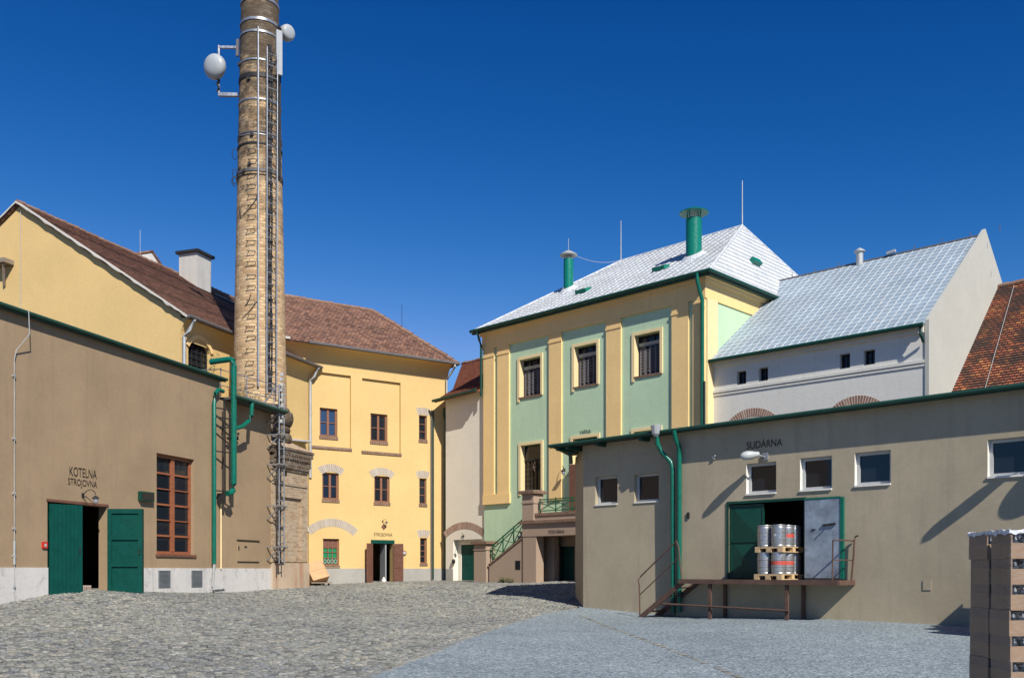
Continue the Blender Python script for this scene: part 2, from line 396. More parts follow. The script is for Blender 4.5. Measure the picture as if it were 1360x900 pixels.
    def roof(self, A, B, C, D, course=0.16, lift=0.018, thick=0.08):
        """courses of tiles from eave A-B up to ridge D-C"""
        A, B, C, D = map(Vector, (A, B, C, D))
        ux = (B - A).normalized(); nrm = ux.cross((D - A)).normalized()
        if nrm.z < 0: nrm = -nrm
        vy = nrm.cross(ux).normalized()
        if vy.dot(D - A) < 0: vy = -vy
        L = max((D - A).dot(vy), (C - B).dot(vy)); n = max(1, round(L / course))
        uv = lambda p: ((p - A).dot(ux), (p - A).dot(vy) / L * n * course)
        for k in range(n):
            t0, t1 = k / n, (k + 1) / n
            a, b, c, d = A.lerp(D, t0), B.lerp(C, t0), B.lerp(C, t1), A.lerp(D, t1)
            au, bu = a + nrm * lift, b + nrm * lift
            ok = (c - d).length > 1e-4
            e = 1e-4
            U = [uv(a), uv(b), uv(c), uv(d)]
            U = [(U[0][0], k * course + e), (U[1][0], k * course + e), (U[2][0], (k + 1) * course - e), (U[3][0], (k + 1) * course - e)]
            if ok: self.face([au, bu, c, d], U)
            else: self.face([au, bu, d], U[:3])
            self.face([a, b, bu, au], [U[0], U[1], U[1], U[0]])
        lo = -nrm * thick
        self.face([A + lo, D + lo, C + lo, B + lo] if (C - D).length > 1e-4 else [A + lo, D + lo, B + lo])
        self.face([A + lo, B + lo, B, A]); self.face([B + lo, C + lo, C, B]); self.face([D + lo, A + lo, A, D])
        return self
    def arch(self, s0, s1, zs, rise, th, y0, y1, seg=14, flat=False):
        """segmental arch band; zs = height of the intrados at the ends"""
        w = s1 - s0; r = (w * w / 4 + rise * rise) / (2 * rise); cx = (s0 + s1) / 2; cz = zs + rise - r
        h = math.asin(min(1, w / 2 / r)); l = 0
        pt = lambda t, rr: (cx + rr * math.sin(t), cz + rr * math.cos(t))
        for k in range(seg):
            t0, t1 = -h + 2 * h * k / seg, -h + 2 * h * (k + 1) / seg
            a, b, c, d = pt(t0, r), pt(t1, r), pt(t1, r + th), pt(t0, r + th)
            u0, u1 = t0 * r, t1 * r
            self.face([(a[0], y0, a[1]), (b[0], y0, b[1]), (c[0], y0, c[1]), (d[0], y0, d[1])], [(u0, .01), (u1, .01), (u1, .29), (u0, .29)])
            self.face([(d[0], y0, d[1]), (c[0], y0, c[1]), (c[0], y1, c[1]), (d[0], y1, d[1])], [(u0, .01), (u1, .01), (u1, .1), (u0, .1)])
            self.face([(b[0], y0, b[1]), (a[0], y0, a[1]), (a[0], y1, a[1]), (b[0], y1, b[1])], [(u0, .01), (u1, .01), (u1, .1), (u0, .1)])
        for t in (-h, h):
            a, d = pt(t, r), pt(t, r + th)
            self.face([(a[0], y0, a[1]), (d[0], y0, d[1]), (d[0], y1, d[1]), (a[0], y1, a[1])])
        return self
    def build(self, name, mat, parent=None, frame=WORLD, smooth=None):
        me = bpy.data.meshes.new(name)
        o = bpy.data.objects.new(name, me); COL.objects.link(o)
        W = [frame.mat @ Vector(p) for p in self.v]
        if parent is not None:
            T = ROOT[parent.name]
            o.parent = parent; ROOT[o.name] = T
        else:
            xs = [p.x for p in W]; ys = [p.y for p in W]; zs = [p.z for p in W]
            T = Matrix.Translation(((min(xs) + max(xs)) / 2, (min(ys) + max(ys)) / 2, min(zs))) @ Matrix.Rotation(frame.ang, 4, 'Z')
            o.matrix_world = T; ROOT[o.name] = T
        inv = T.inverted()
        me.from_pydata([inv @ p for p in W], [], self.f)
        ul = me.uv_layers.new(name='UVMap')
        flat = [c for u in self.uv for q in u for c in q]
        ul.data.foreach_set('uv', flat)
        me.materials.append(M[mat] if isinstance(mat, str) else mat)
        if smooth:
            # weld, then smooth below the angle
            import bmesh
            bm = bmesh.new(); bm.from_mesh(me); bmesh.ops.remove_doubles(bm, verts=bm.verts, dist=1e-5); bm.to_mesh(me); bm.free()
            me.polygons.foreach_set('use_smooth', [True] * len(me.polygons)); me.set_sharp_from_angle(angle=math.radians(smooth))
        me.update()
        return o

def tag(o, label=None, cat=None, group=None, kind=None):
    for k, v in (('label', label), ('category', cat), ('group', group), ('kind', kind)):
        if v: o[k] = v
    return o

def thing(name, label, cat, loc, ang=0.0, group=None):
    o = bpy.data.objects.new(name, None); COL.objects.link(o); o.empty_display_size = 0.3
    T = Matrix.Translation(loc) @ Matrix.Rotation(ang, 4, 'Z')
    o.matrix_world = T; ROOT[o.name] = T
    return tag(o, label, cat, group)

def kids(o): return [c for c in bpy.data.objects if c.parent is o]
def copy_tree(o, parent=None):
    c = o.copy(); COL.objects.link(c)
    if parent is not None: c.parent = parent
    for k in list(KIDS.get(o.name, kids(o))): copy_tree(k, c)
    return c
KIDS = {}

def lettering(parent, frame, word, s0, s1, z0, z1, y, name='lettering', mat='letter'):
    cu = bpy.data.curves.new('word', 'FONT'); cu.body = word; cu.size = 1.0; cu.extrude = 0.0
    ob = bpy.data.objects.new('word', cu); COL.objects.link(ob)
    bpy.context.view_layer.update()
    me = bpy.data.meshes.new_from_object(ob.evaluated_get(bpy.context.evaluated_depsgraph_get()))
    bpy.data.objects.remove(ob)
    vs = [v.co.copy() for v in me.vertices]
    x0, x1 = min(v.x for v in vs), max(v.x for v in vs); a0, a1 = min(v.y for v in vs), max(v.y for v in vs)
    mb = MB()
    for p in me.polygons:
        mb.face([(s0 + (vs[i].x - x0) / (x1 - x0) * (s1 - s0), y, z0 + (vs[i].y - a0) / (a1 - a0) * (z1 - z0)) for i in p.vertices])
    bpy.data.meshes.remove(me)
    return mb.build(name, mat, parent, frame)

def window(parent, fr, rect, rec, frame_mat, glass_mat, cols=2, rows=3, fw=0.07, bw=0.04, sill=None, thick_rows=(), name='window', mullion=None, depth=0.06, sillproud=0.05):
    """window frame with bars (part), panes and sill (sub-parts); rec = how deep it sits in the wall"""
    s0, s1, z0, z1 = rect[:4]; y0, y1 = rec, rec + depth
    mb = MB()
    mb.box(s0 + .002, s0 + fw, y0, y1, z0 + .002, z1 - .002).box(s1 - fw, s1 - .002, y0, y1, z0 + .002, z1 - .002)
    mb.box(s0 + fw, s1 - fw, y0, y1, z0 + .002, z0 + fw).box(s0 + fw, s1 - fw, y0, y1, z1 - fw, z1 - .002)
    a, b, c, d = s0 + fw, s1 - fw, z0 + fw, z1 - fw
    for k in range(1, cols):
        x = a + (b - a) * k / cols; w = (mullion or bw) if (cols == 2 or k == cols // 2) else bw
        mb.box(x - w / 2, x + w / 2, y0 - .012, y1 - .01, c, d)
    for k in range(1, rows):
        z = c + (d - c) * k / rows; w = bw * (1.9 if k in thick_rows else 1.0)
        mb.box(a, b, y0 + .006, y1 - .014, z - w / 2, z + w / 2)
    o = mb.build(name, frame_mat, parent, fr)
    MB().face([(a, y1 - .012, c), (b, y1 - .012, c), (b, y1 - .012, d), (a, y1 - .012, d)]).build('pane', glass_mat, o, fr)
    if sill:
        sb = MB()
        sb.box(s0 - .06, s1 + .06, -sillproud, rec, z0 - .075, z0 + .004)
        sb.build('sill', sill, o, fr)
    return o

def pxp(px, py, d):
    return Vector(((px - CX) / F * d, d, EYE + (HZ - py) * d / F))

# ------------------------------------------------------------------ ground heights (thin plate through the surveyed points)
GP = []
for px, py, d in ((0, 803, 23.7), (180, 786, 28.6), (290, 787, 32.7), (360, 782, 36), (412, 777, 44), (500, 773, 46.5), (592, 771, 48.5), (640, 774, 42.5), (700, 774, 41), (760, 774, 38.5),
                  (770, 808, 30.0), (880, 819, 27.6), (1045, 826, 23.6), (1280, 833, 21.6), (1400, 838, 20.0), (700, 815, 29.0), (600, 800, 33.5), (400, 800, 33)):
    p = pxp(px, py, d); GP.append((p.x, p.y, p.z))
GP += [(-12.45, 25.6, EYE - .62), (-11.9, 27.2, EYE - .60), (0, 0, 0), (8, 2, 0.05), (-8, 2, 0.1), (0, 13, 0.12), (-9, 14, 0.35), (6, 13, 0.16), (10, 10, 0.1), (-20, 10, 0.4), (-22, 30, 0.8), (20, 10, 0.1), (24, 30, 0.9), (0, 60, 1.3), (-20, 60, 1.3), (25, 60, 1.2)]
GP = np.array(GP)
def _phi(r2): return np.where(r2 > 1e-9, 0.5 * r2 * np.log(np.maximum(r2, 1e-9)), 0.0)
_n = len(GP); _A = np.zeros((_n + 3, _n + 3))
_d2 = ((GP[:, None, :2] - GP[None, :, :2]) ** 2).sum(-1)
_A[:_n, :_n] = _phi(_d2) + np.eye(_n) * 0.8
_A[:_n, _n] = 1; _A[:_n, _n + 1:] = GP[:, :2]; _A[_n, :_n] = 1; _A[_n + 1:, :_n] = GP[:, :2].T
_w = np.linalg.solve(_A, np.concatenate([GP[:, 2], [0, 0, 0]]))
def gz(x, y):
    x = np.clip(np.asarray(x, float), -30, 32); y = np.clip(np.asarray(y, float), -8, 66)
    d2 = (x[..., None] - GP[:, 0]) ** 2 + (y[..., None] - GP[:, 1]) ** 2
    z = _phi(d2) @ _w[:_n] + _w[_n] + _w[_n + 1] * x + _w[_n + 2] * y
    return np.clip(z, -0.4, 1.6)
def g1(x, y): return float(gz(np.array([x]), np.array([y]))[0])
def gpix(px, py):
    d = 20.0
    for _ in range(60):
        u = (px - CX) / F
        d = 0.5 * d + 0.5 * (EYE - g1(u * d, d)) * F / (py - HZ)
        d = min(max(d, 3), 55)
    return Vector(((px - CX) / F * d, d, g1((px - CX) / F * d, d)))

def np_mesh(name, verts, faces, mat, smooth=False):
    me = bpy.data.meshes.new(name)
    me.vertices.add(len(verts)); me.vertices.foreach_set('co', verts.astype(np.float32).ravel())
    k = faces.shape[1]
    me.loops.add(faces.size); me.loops.foreach_set('vertex_index', faces.astype(np.int32).ravel())
    me.polygons.add(len(faces)); me.polygons.foreach_set('loop_start', np.arange(0, faces.size, k, dtype=np.int32))
    if smooth: me.polygons.foreach_set('use_smooth', np.ones(len(faces), dtype=bool))
    me.update(calc_edges=True); me.validate()
    me.materials.append(M[mat])
    o = bpy.data.objects.new(name, me); COL.objects.link(o)
    return o

def grid(name, xs, ys, zf, mat, mask=None):
    X, Y = np.meshgrid(xs, ys); Z = zf(X, Y)
    v = np.stack([X, Y, Z], -1).reshape(-1, 3); nx, ny = len(xs), len(ys)
    i = (np.arange(ny - 1)[:, None] * nx + np.arange(nx - 1)[None, :]).ravel()
    f = np.stack([i, i + 1, i + nx + 1, i + nx], -1)
    return np_mesh(name, v, f, mat, True)

far = np.array([60, 120, 300, 800, 2000.])
gx = np.concatenate([-far[::-1], np.arange(-40, 40.1, 1.0), far]); gy = np.concatenate([-far[::-1], np.arange(-12, 70.1, 1.0), far + 40])
tag(grid('ground', gx, gy, lambda X, Y: gz(X, Y), 'ground'), kind='structure')

# edge between the cobbles and the drive
edge = [gpix(*q) for q in ((440, 925), (497, 899), (560, 874), (620, 850), (680, 828), (722, 815), (770, 808.5))]
EY = np.array([0.0] + [p.y for p in edge] + [31.0]); EX = np.array([edge[0].x - (edge[1].x - edge[0].x) * 3] + [p.x for p in edge] + [edge[-1].x])
_o = np.argsort(EY); EY, EX = EY[_o], EX[_o]
def edge_x(y): return np.interp(y, EY, EX)

def drive():
    ys = np.arange(0.0, 30.6, 0.5); n = 40
    T = np.linspace(0, 1, n) ** 1.5
    x0 = edge_x(ys)[:, None]; X = x0 + (30 - x0) * T[None, :]; Y = np.repeat(ys[:, None], n, 1)
    Z = gz(X, Y) + 0.03
    v = np.stack([X, Y, Z], -1).reshape(-1, 3); m = len(ys)
    i = (np.arange(m - 1)[:, None] * n + np.arange(n - 1)[None, :]).ravel()
    return np_mesh('drive', v, np.stack([i, i + 1, i + n + 1, i + n], -1), 'drive', True)
tag(drive(), kind='structure')

def setts(name, cx, cy, sx, sy, rot, top=0.03, tone0=0.0, tone1=1.0):
    n = len(cx)
    h = np.array([[-1, -1], [1, -1], [1, 1], [-1, 1]], float)
    outer = h[None] * np.stack([sx, sy], -1)[:, None, :] * 0.5
    jit = rng.normal(0, 0.006, outer.shape); outer = outer + jit
    inner = outer * 0.70
    c, s = np.cos(rot)[:, None], np.sin(rot)[:, None]
    def place(a):
        x = a[..., 0] * c - a[..., 1] * s + cx[:, None]; y = a[..., 0] * s + a[..., 1] * c + cy[:, None]
        return x, y
    ox, oy = place(outer); ix, iy = place(inner)
    z0 = gz(cx, cy)[:, None]; up = top + rng.normal(0, 0.005, (n, 1))
    tilt = rng.normal(0, 0.004, (n, 4))
    lo = np.stack([ox, oy, z0 + up * 0.5 + tilt * 0 - 0.010], -1); hi = np.stack([ix, iy, z0 + up + tilt], -1)
    v = np.concatenate([lo, hi], 1).reshape(-1, 3)
    b = (np.arange(n) * 8)[:, None]
    F_ = [np.concatenate([b + k for k in q], 1) for q in ((4, 5, 6, 7), (0, 1, 5, 4), (1, 2, 6, 5), (2, 3, 7, 6), (3, 0, 4, 7))]
    o = np_mesh(name, v, np.concatenate(F_, 0), 'sett', True)
    tone = np.repeat(np.clip(tone0 + rng.beta(1.4, 1.4, n) * tone1, 0, 1), 8).astype(np.float32)
    at = o.data.attributes.new('tone', 'FLOAT', 'POINT'); at.data.foreach_set('value', tone)
    return o

def cobbles():
    CXs, CYs, SX, SY, RT = [], [], [], [], []
    y = 9.0
    while y < 49:
        h = 0.10 + 0.028 * rng.random() + max(0, (y - 25)) * 0.0012
        x0 = -0.60 * y - 2.2; x1 = min(8.0, float(edge_x(y)) if y < 30.5 else 6.0)
        w = 0.135 + max(0, (y - 25)) * 0.001
        n = int((x1 - x0) / w)
        xs = x0 + rng.random() * w + np.arange(n) * w + rng.normal(0, 0.012, n)
        yy = y + 0.12 * np.sin(xs * 0.45) + 0.06 * np.sin(xs * 1.3 + y * .7) + rng.normal(0, 0.010, n)
        keep = xs < (x1 - .05 + rng.normal(0, .05, n))
        CXs.append(xs[keep]); CYs.append(yy[keep]); k = keep.sum()
        SX.append(w * (0.86 + 0.12 * rng.random(k))); SY.append(h * (0.84 + 0.14 * rng.random(k))); RT.append(rng.normal(0, 0.06, k))
        y += h
    # the row of larger stones along the edge of the drive and a second one across it
    return setts('cobble_pavement', *[np.concatenate(a) for a in (CXs, CYs, SX, SY, RT)])
tag(cobbles(), kind='structure')

def seam():
    pts = [gpix(*q) for q in ((772, 818), (790, 826), (820, 838), (850, 849), (900, 868), (950, 888), (1000, 910))]
    CXs, CYs, RT = [], [], []
    for a, b in zip(pts, pts[1:]):
        d = (b - a); L = math.hypot(d.x, d.y); t = Vector((d.x, d.y, 0)).normalized(); nr = Vector((-t.y, t.x, 0))
        for k in range(int(L / 0.19)):
            for r in (0,):
                q = a + t * (k * 0.19 + 0.09 * r) + nr * (0.16 * r); CXs.append(q.x); CYs.append(q.y); RT.append(math.atan2(t.y, t.x) + rng.normal(0, .05))
    n = len(CXs)
    return setts('gutter_stones', np.array(CXs), np.array(CYs), 0.17 + 0.02 * rng.random(n), 0.14 + 0.02 * rng.random(n), np.array(RT), 0.037, 0.02, 0.75)
tag(seam(), kind='structure')
def edging():
    CXs, CYs, RT = [], [], []
    for a, b in zip(edge, edge[1:]):
        d = b - a; L_ = math.hypot(d.x, d.y); t = Vector((d.x, d.y, 0)).normalized()
        for k in range(int(L_ / 0.17)):
            q = a + t * (k * .17); CXs.append(q.x + rng.normal(0, .02)); CYs.append(q.y); RT.append(math.atan2(t.y, t.x) + rng.normal(0, .08))
    n = len(CXs)
    return setts('edge_stones', np.array(CXs), np.array(CYs), .15 + .03 * rng.random(n), .11 + .03 * rng.random(n), np.array(RT), 0.036, 0.55, 0.4)
tag(edging(), kind='structure')

# ------------------------------------------------------------------ 1. brown boiler house (left)
L = Wall(0, 23.7, 360, 36.0)
sR = L.s(292); sE = L.len; ZT = 8.23; ZT2 = 7.62
bh = thing('boiler_house', 'long brown plastered boiler house with whitewashed plinth and open green double door', 'building', L.P(0, 0, .5), L.ang)
dr = L.R(63, 142.5, 669, 784); dr = (dr[0], dr[1], EYE - .60, dr[3])
wr = L.R(208, 258, 605.5, 736)
hb = MB()
hb.wall(-7, sR, 0, ZT, [(*dr, .3), (*wr, .22)])
hb.wall(sR, sE, 0, ZT2, [])
hb.face([(sR, 0, ZT2), (sR, 2.8, ZT2), (sR, 2.8, ZT), (sR, 0, ZT)])
hb.face([(sE, 0, 0), (sE, 2.8, 0), (sE, 2.8, ZT2), (sE, 0, ZT2)]); hb.face([(-7, 9, 0), (-7, 0, 0), (-7, 0, ZT), (-7, 9, ZT)])
hb.face([(sR, 2.8, 0), (sR, 9, 0), (sR, 9, ZT), (sR, 2.8, ZT)]); hb.face([(sE, 2.8, 0), (sR, 2.8, 0), (sR, 2.8, ZT2), (sE, 2.8, ZT2)]); hb.face([(sR, 9, 0), (-7, 9, 0), (-7, 9, ZT), (sR, 9, ZT)])
hb.build('wall', 'brown', bh, L)
pl = MB()
zp = EYE + .075
for a, b in ((-7, dr[0]), (dr[1], L.s(283)), (L.s(283.3), L.s(293)), (L.s(293.4), sE)):
    pl.box(a, b, -.03, .0, 0.2, zp)
pl.build('plinth', 'plinth', bh, L)
rf = MB().box(-7.1, sR + .12, -.12, 9.1, ZT + .003, ZT + .10).build('roof', 'roofing', bh, L)
MB().box(-7.1, sR + .14, -.15, -.122, ZT - .02, ZT + .13).tube([(-7.1, -.19, ZT + .07), (sR + .16, -.19, ZT + .07)], .05, 10).build('gutter', 'blackgreen', rf, L)
rf2 = MB().box(sR + .15, sE + .12, -.52, 2.9, ZT2 + .003, ZT2 + .08).build('roof', 'roofing', bh, L)
MB().box(sR + .10, sE + .14, -.56, -.522, ZT2 - .02, ZT2 + .13).tube([(sR + .08, -.60, ZT2 + .07), (sE + .16, -.60, ZT2 + .07)], .055, 10).build('gutter', 'blackgreen', rf2, L)
# dark floor of the doorway with a red brick step
MB().box(dr[0] + .02, dr[1] - .02, .02, 2.2, dr[2] - .3, dr[2] - .02).build('threshold', 'plinth2', bh, L)
MB().box(dr[0] + 1.25, dr[1] - .25, .35, .9, dr[2] - .018, dr[2] + .17).build('step', 'archred', bh, L)
# doors
def leaf_box(fr_pt, direction, width, z0, z1, th=.06):
    class Q: pass
    q = Q(); d = Vector((direction[0], direction[1])).normalized(); q.ang = math.atan2(d.y, d.x)
    q.mat = Matrix.Translation((fr_pt.x, fr_pt.y, 0)) @ Matrix.Rotation(q.ang, 4, 'Z')
    return q
hz = L.P(dr[0] + .03, -.03, 0); q = leaf_box(hz, (.56, .83), .93, 0, 0)
z0, z1 = dr[2] - .08, dr[3] - .06
mb = MB()
for k in range(8):                                   # vertical boards on the outside of the left leaf
    mb.box(k * .1175, k * .1175 + .1115, -.03, .03, z0, z1)
mb.box(0, .94, .03, .05, z0 + .3, z0 + .45).box(0, .94, .03, .05, z1 - .45, z1 - .3)
dl = mb.build('door', 'dgreenwood', bh, q)
MB().tube([(.85, -.05, z0 + 1.15), (.85, -.05, z0 + 1.3)], .018).build('handle', 'iron', dl, q)
hz = L.P(dr[1] - .02, -.04, 0); q = leaf_box(hz, (1, .02), 1.02, 0, 0)
mb = MB(); W_ = 1.0
mb.box(.0, W_, .0, .10, z0 + .03, z1 + .0)
for (a, b, c, d) in ((0, .12, 0, 1), (W_ - .12, W_, 0, 1), (.12, W_ - .12, 0, .055), (.12, W_ - .12, .945, 1), (.12, W_ - .12, .31, .36), (.12, W_ - .12, .63, .68)):
    H = z1 - z0 - .03
    mb.box(a, b, -.045, .0, z0 + .03 + c * H, z0 + .03 + d * H)
dl = mb.build('door', 'dgreenwood', bh, q)
MB().tube([(W_ - .07, -.08, z0 + 1.15), (W_ - .07, -.08, z0 + 1.3)], .018).build('handle', 'iron', dl, q)
MB().box(dr[0] - .04, dr[1] + .04, -.02, .05, dr[3] - .002, dr[3] + .07).build('lintel', 'brownwood', bh, L)
# tall window
window(bh, L, wr, .13, 'winwood', 'glass', 2, 6, .10, .032, 'brownwood', (1, 3, 5), mullion=.17)
for a, b, c, d in ((209, 225, 757, 780), (253, 267.5, 757, 779)):
    r = L.R(a, b, c, d); mb = MB()
    mb.box(r[0], r[1], -.045, -.031, r[2], r[3])
    nb = 14
    for k in range(nb):
        z = r[2] + (r[3] - r[2]) * (k + .25) / nb
        mb.face([(r[0] + .03, -.047, z), (r[1] - .03, -.047, z), (r[1] - .03, -.062, z + .012), (r[0] + .03, -.062, z + .012)])
    mb.build('vent_grille', 'grey', bh, L)
r = L.R(315, 343, 718, 745); mb = MB()
mb.box(r[0], r[1], -.014, .0, r[2], r[3]); mb.build('hatch', 'brown', bh, L)
mb = MB().box(r[0] - .03, r[1] + .03, -.05, .0, r[3] + .002, r[3] + .035).box(r[0], r[1] + .03, -.03, .0, r[2] - .03, r[2] - .002)
mb.box(r[0] + .05, r[0] + .1, -.03, -.0145, r[3] - .35, r[3] - .2).box(r[0] + .45, r[0] + .6, -.025, -.0145, r[3] - .25, r[3] - .19)
mb.build('hatch_trim', 'iron', bh, L)
r = L.R(92, 128, 621.5, 633.5); lettering(bh, L, 'KOTELNA', *r[:2], *r[2:], -.012)
r = L.R(90, 128.5, 636.5, 648); lettering(bh, L, 'STROJOVNA', *r[:2], *r[2:], -.012)
# lightning conductor down the front
c0 = L.s(17); mb = MB()
mb.tube([(c0 + .25, -.26, ZT + .12), (c0 + .27, -.27, ZT - .5), (c0 + .05, -.06, ZT - .95), (c0, -.05, ZT - 1.2), (c0, -.05, .75)], .013, 6)
for z in (6.6, 5.0, 3.6, 2.7, 2.0, 1.2): mb.box(c0 - .03, c0 + .03, -.07, 0, z, z + .05)
mb.tube([(c0, -.05, 1.8), (c0, -.05, 2.4)], .03, 8)
mb.build('lightning_conductor', 'zinc', bh, L)

def gooseneck(name, label, fr, s, z, k=1.0, group=None):
    """small arc lamp: wall plate, curved arm, lantern"""
    t = thing(name, label, 'lamp', fr.P(s, 0, z), fr.ang, group)
    MB().box(s - .05 * k, s + .05 * k, -.03, -.001, z + .22 * k, z + .38 * k).build('wall_plate', 'iron', t, fr)
    a = [(s, -.02, z + .3 * k), (s + .02, -.16 * k, z + .46 * k), (s + .1 * k, -.3 * k, z + .52 * k), (s + .2 * k, -.38 * k, z + .44 * k), (s + .24 * k, -.40 * k, z + .32 * k)]
    MB().tube(a, .016 * k, 7).tube([(s + .02, -.02, z + .2 * k), (s + .1 * k, -.1, z + .0), (s + .1 * k, -.05, z - .12 * k)], .014 * k, 6).build('arm', 'iron', t, fr)
    MB().lathe([(.0, .3 * k), (.05 * k, .28 * k), (.13 * k, .2 * k), (.14 * k, .18 * k), (.0, .18 * k)], (s + .24 * k, -.40 * k, z), 14).build('lamp_shade', 'iron', t, fr)
    MB().lathe([(.09 * k, .18 * k), (.1 * k, .08 * k), (.05 * k, .0), (.0, -.01 * k)], (s + .24 * k, -.40 * k, z), 12).build('glass_bowl', 'glasswhite', t, fr, smooth=40)
    return t
gooseneck('wall_lamp', 'black gooseneck lamp above the open green double door under KOTELNA', L, L.s(109.5), L.z(113, 668), .74, 'arc lamps over the doors')
r = L.R(183, 200, 653, 665)
t = thing('emergency_light', 'small dark green box light between the green door and the tall window', 'light', L.P(r[0], 0, r[2]), L.ang)
MB().box(r[0], r[1], -.14, -.002, r[2], r[3]).build('casing', 'dgreen', t, L); MB().box(r[0] + .03, r[1] - .03, -.15, -.142, r[2] + .04, r[3] - .04).build('lens', 'glass', t, L)
r = L.R(55, 61.5, 719, 727.5)
t = thing('fire_alarm', 'small red fire alarm push button beside the green door', 'alarm', L.P(r[0], 0, r[2]), L.ang)
MB().box(r[0], r[1], -.05, -.002, r[2], r[3]).build('casing', 'red', t, L); MB().box(r[0] + .05, r[1] - .05, -.056, -.052, r[2] + .04, r[3] - .05).build('button', 'frame_w', t, L)

# green pipes
sA, sB = L.s(280), L.s(294.5)
dpA = MB().tube([(sB - .1, -.12, L.z(290, 519)), (sA + .25, -.13, L.z(287, 518)), (sA + .06, -.13, L.z(282, 523)), (sA, -.13, L.z(280, 533)), (sA, -.13, L.z(280, 748))], .072, 12)
t = thing('duct_pipe', 'slim green downpipe on the brown wall, bent at the top towards the thicker duct', 'pipe', L.P(sA, -.1, 1.0), L.ang)
dpA.build('tube', 'pipegreen', t, L, smooth=40)
MB().tube([(sA, -.13, L.z(280, 748)), (sA, -.13, L.z(280, 751)), (sA - .03, -.1, L.z(280, 778)), (sA + .05, -.16, L.z(280, 784)), (sA + .5, -.2, .98)], .045, 8).tube([(sA - .2, -.12, 1.0), (sA + .2, -.3, 1.02), (sA + .5, -.18, 1.0)], .035, 6).build('foot', 'zinc', t, L)
t = thing('duct_pipe', 'thick green duct with an elbow above the brown eave, reaching back to the arched window', 'pipe', L.P(sB, -.4, L.z(294, 655)), L.ang)
yB = -.47; zb = L.z(295, 472, yB)
MB().tube([(sB - .0, .45, zb - .02), (sB + .01, .1, zb + .01), (sB + .02, -.33, zb + .03), (sB + .02, yB + .02, zb - .02), (sB + .02, yB, zb - .2), (sB + .02, yB, L.z(295, 640, yB)), (sB - .02, yB, L.z(295, 648, yB)), (sB - .15, yB, L.z(294, 653, yB)), (sB - .3, yB + .05, L.z(290, 653, yB))], .10, 14).build('tube', 'pipegreen', t, L, smooth=40)
mb = MB()
for s_ in (sB - .3, sB - .22): mb.box(s_ - .015, s_ + .015, -.3, -.27, L.z(290, 655), L.z(290, 530))
for py in (543, 555, 567, 600, 652): mb.bar((sA, -.12, L.z(287, py)), (sB + .05, yB + .1, L.z(287, py)), .04, .04)
for py in (650, 560, 605): mb.bar((sB - .25, -.25, L.z(287, py)), (sB - .02, -.02, L.z(287, py + 15)), .04, .04)
mb.box(sB - .32, sB - .2, -.3, -.02, L.z(290, 668), L.z(290, 655)); mb.build('bracket', 'iron', t, L)
t = thing('duct_pipe', 'short green elbow pipe draining the lower brown roof into the thick duct', 'pipe', L.P(L.s(312), -.5, ZT2 - .6), L.ang)
MB().tube([(L.s(316), -.58, ZT2 + .02), (L.s(315), -.58, L.z(315, 553)), (L.s(312), -.57, L.z(313, 560)), (L.s(305), -.52, L.z(305, 567)), (sB + .1, -.48, L.z(299, 570))], .075, 10).build('tube', 'pipegreen', t, L, smooth=40)
MB().tube([(sB + .05, -.2, L.z(300, 583)), (L.s(309), -.2, L.z(309, 583)), (L.s(310), -.2, L.z(310, 575))], .05, 8).build('drain', 'iron', t, L)
sC = L.s(291.5)
tag(MB().tube([(sC, -.06, L.z(291, 668)), (sC, -.06, zp - .02)], .028, 8).build('cable_conduit', 'cream', None, L), 'thin cream conduit running down the brown wall below the green duct', 'conduit')

# ------------------------------------------------------------------ chimney with socle
G_ = Wall(240, 35.8, 410, 44.4)                    # side wall of the gabled house; the socle lines up with it
CC = Vector((-10.08, 37.64)); toc = (-CC).normalized(); rgt = Vector((-toc.y, toc.x))
if rgt.x < 0: rgt = -rgt
def crad(z): return 1.05 - (z - 8.5) * .0204
def cz(py): return EYE + (HZ - py) * CC.y / F
def cpt(px, z, off=0.0):
    """point on the shaft seen at column px at height z, pushed off the brick"""
    r = crad(z); th = math.asin(max(-.98, min(.98, (px - 344) / F * (CC.y - r * .9) / r)))
    d = toc * math.cos(th) + rgt * math.sin(th); p = CC + d * (r + off)
    return Vector((p.x, p.y, z))
def cth(th, z, off=0.0):
    d = toc * math.cos(th) + rgt * math.sin(th); p = CC + d * (crad(z) + off); return Vector((p.x, p.y, z))
class CF: pass
CFR = CF(); CFR.ang = G_.ang; CFR.mat = Matrix.Translation((CC.x, CC.y, 0)) @ Matrix.Rotation(G_.ang, 4, 'Z')
ch = thing('chimney', 'tall round yellow brick factory chimney blackened towards its top, on a square brick socle', 'chimney', (CC.x, CC.y, .7), G_.ang)
prof = [(crad(z), z) for z in np.arange(6.4, 30.1, .8)] + [(crad(30) + .12, 30.2), (crad(30) + .14, 30.8), (crad(30) - .2, 30.8)]
MB().lathe([(a, b) for a, b in prof], (0, 0, 0), 40, circ=1.0).build('shaft', 'chim', ch, CFR, smooth=40)
zc = cz(598)
mb = MB()
for z0_, z1_, r0, r1 in ((cz(590), cz(577), 1.17, 1.22), (cz(576), cz(566), 1.12, 1.14), (cz(565), cz(548), 1.22, 1.28), (cz(548), cz(540), 1.16, 1.05)):
    n = 6
    p = [(1.0, z0_)] + [(r0 + (r1 - r0) * .5 + .06 * math.sin(PI * k / n) + (r1 - r0) * (k / n - .5), z0_ + (z1_ - z0_) * k / n) for k in range(n + 1)] + [(1.0, z1_)]
    mb.lathe(p, (0, 0, 0), 32)
mb.build('base_moulding', 'darkbrick', ch, CFR, smooth=50)
hs = 1.27                                          # half width of the socle; front side faces -y in CFR
mb = MB()
a_ = CFR.mat.inverted() @ Vector((*(G_.p), 0))
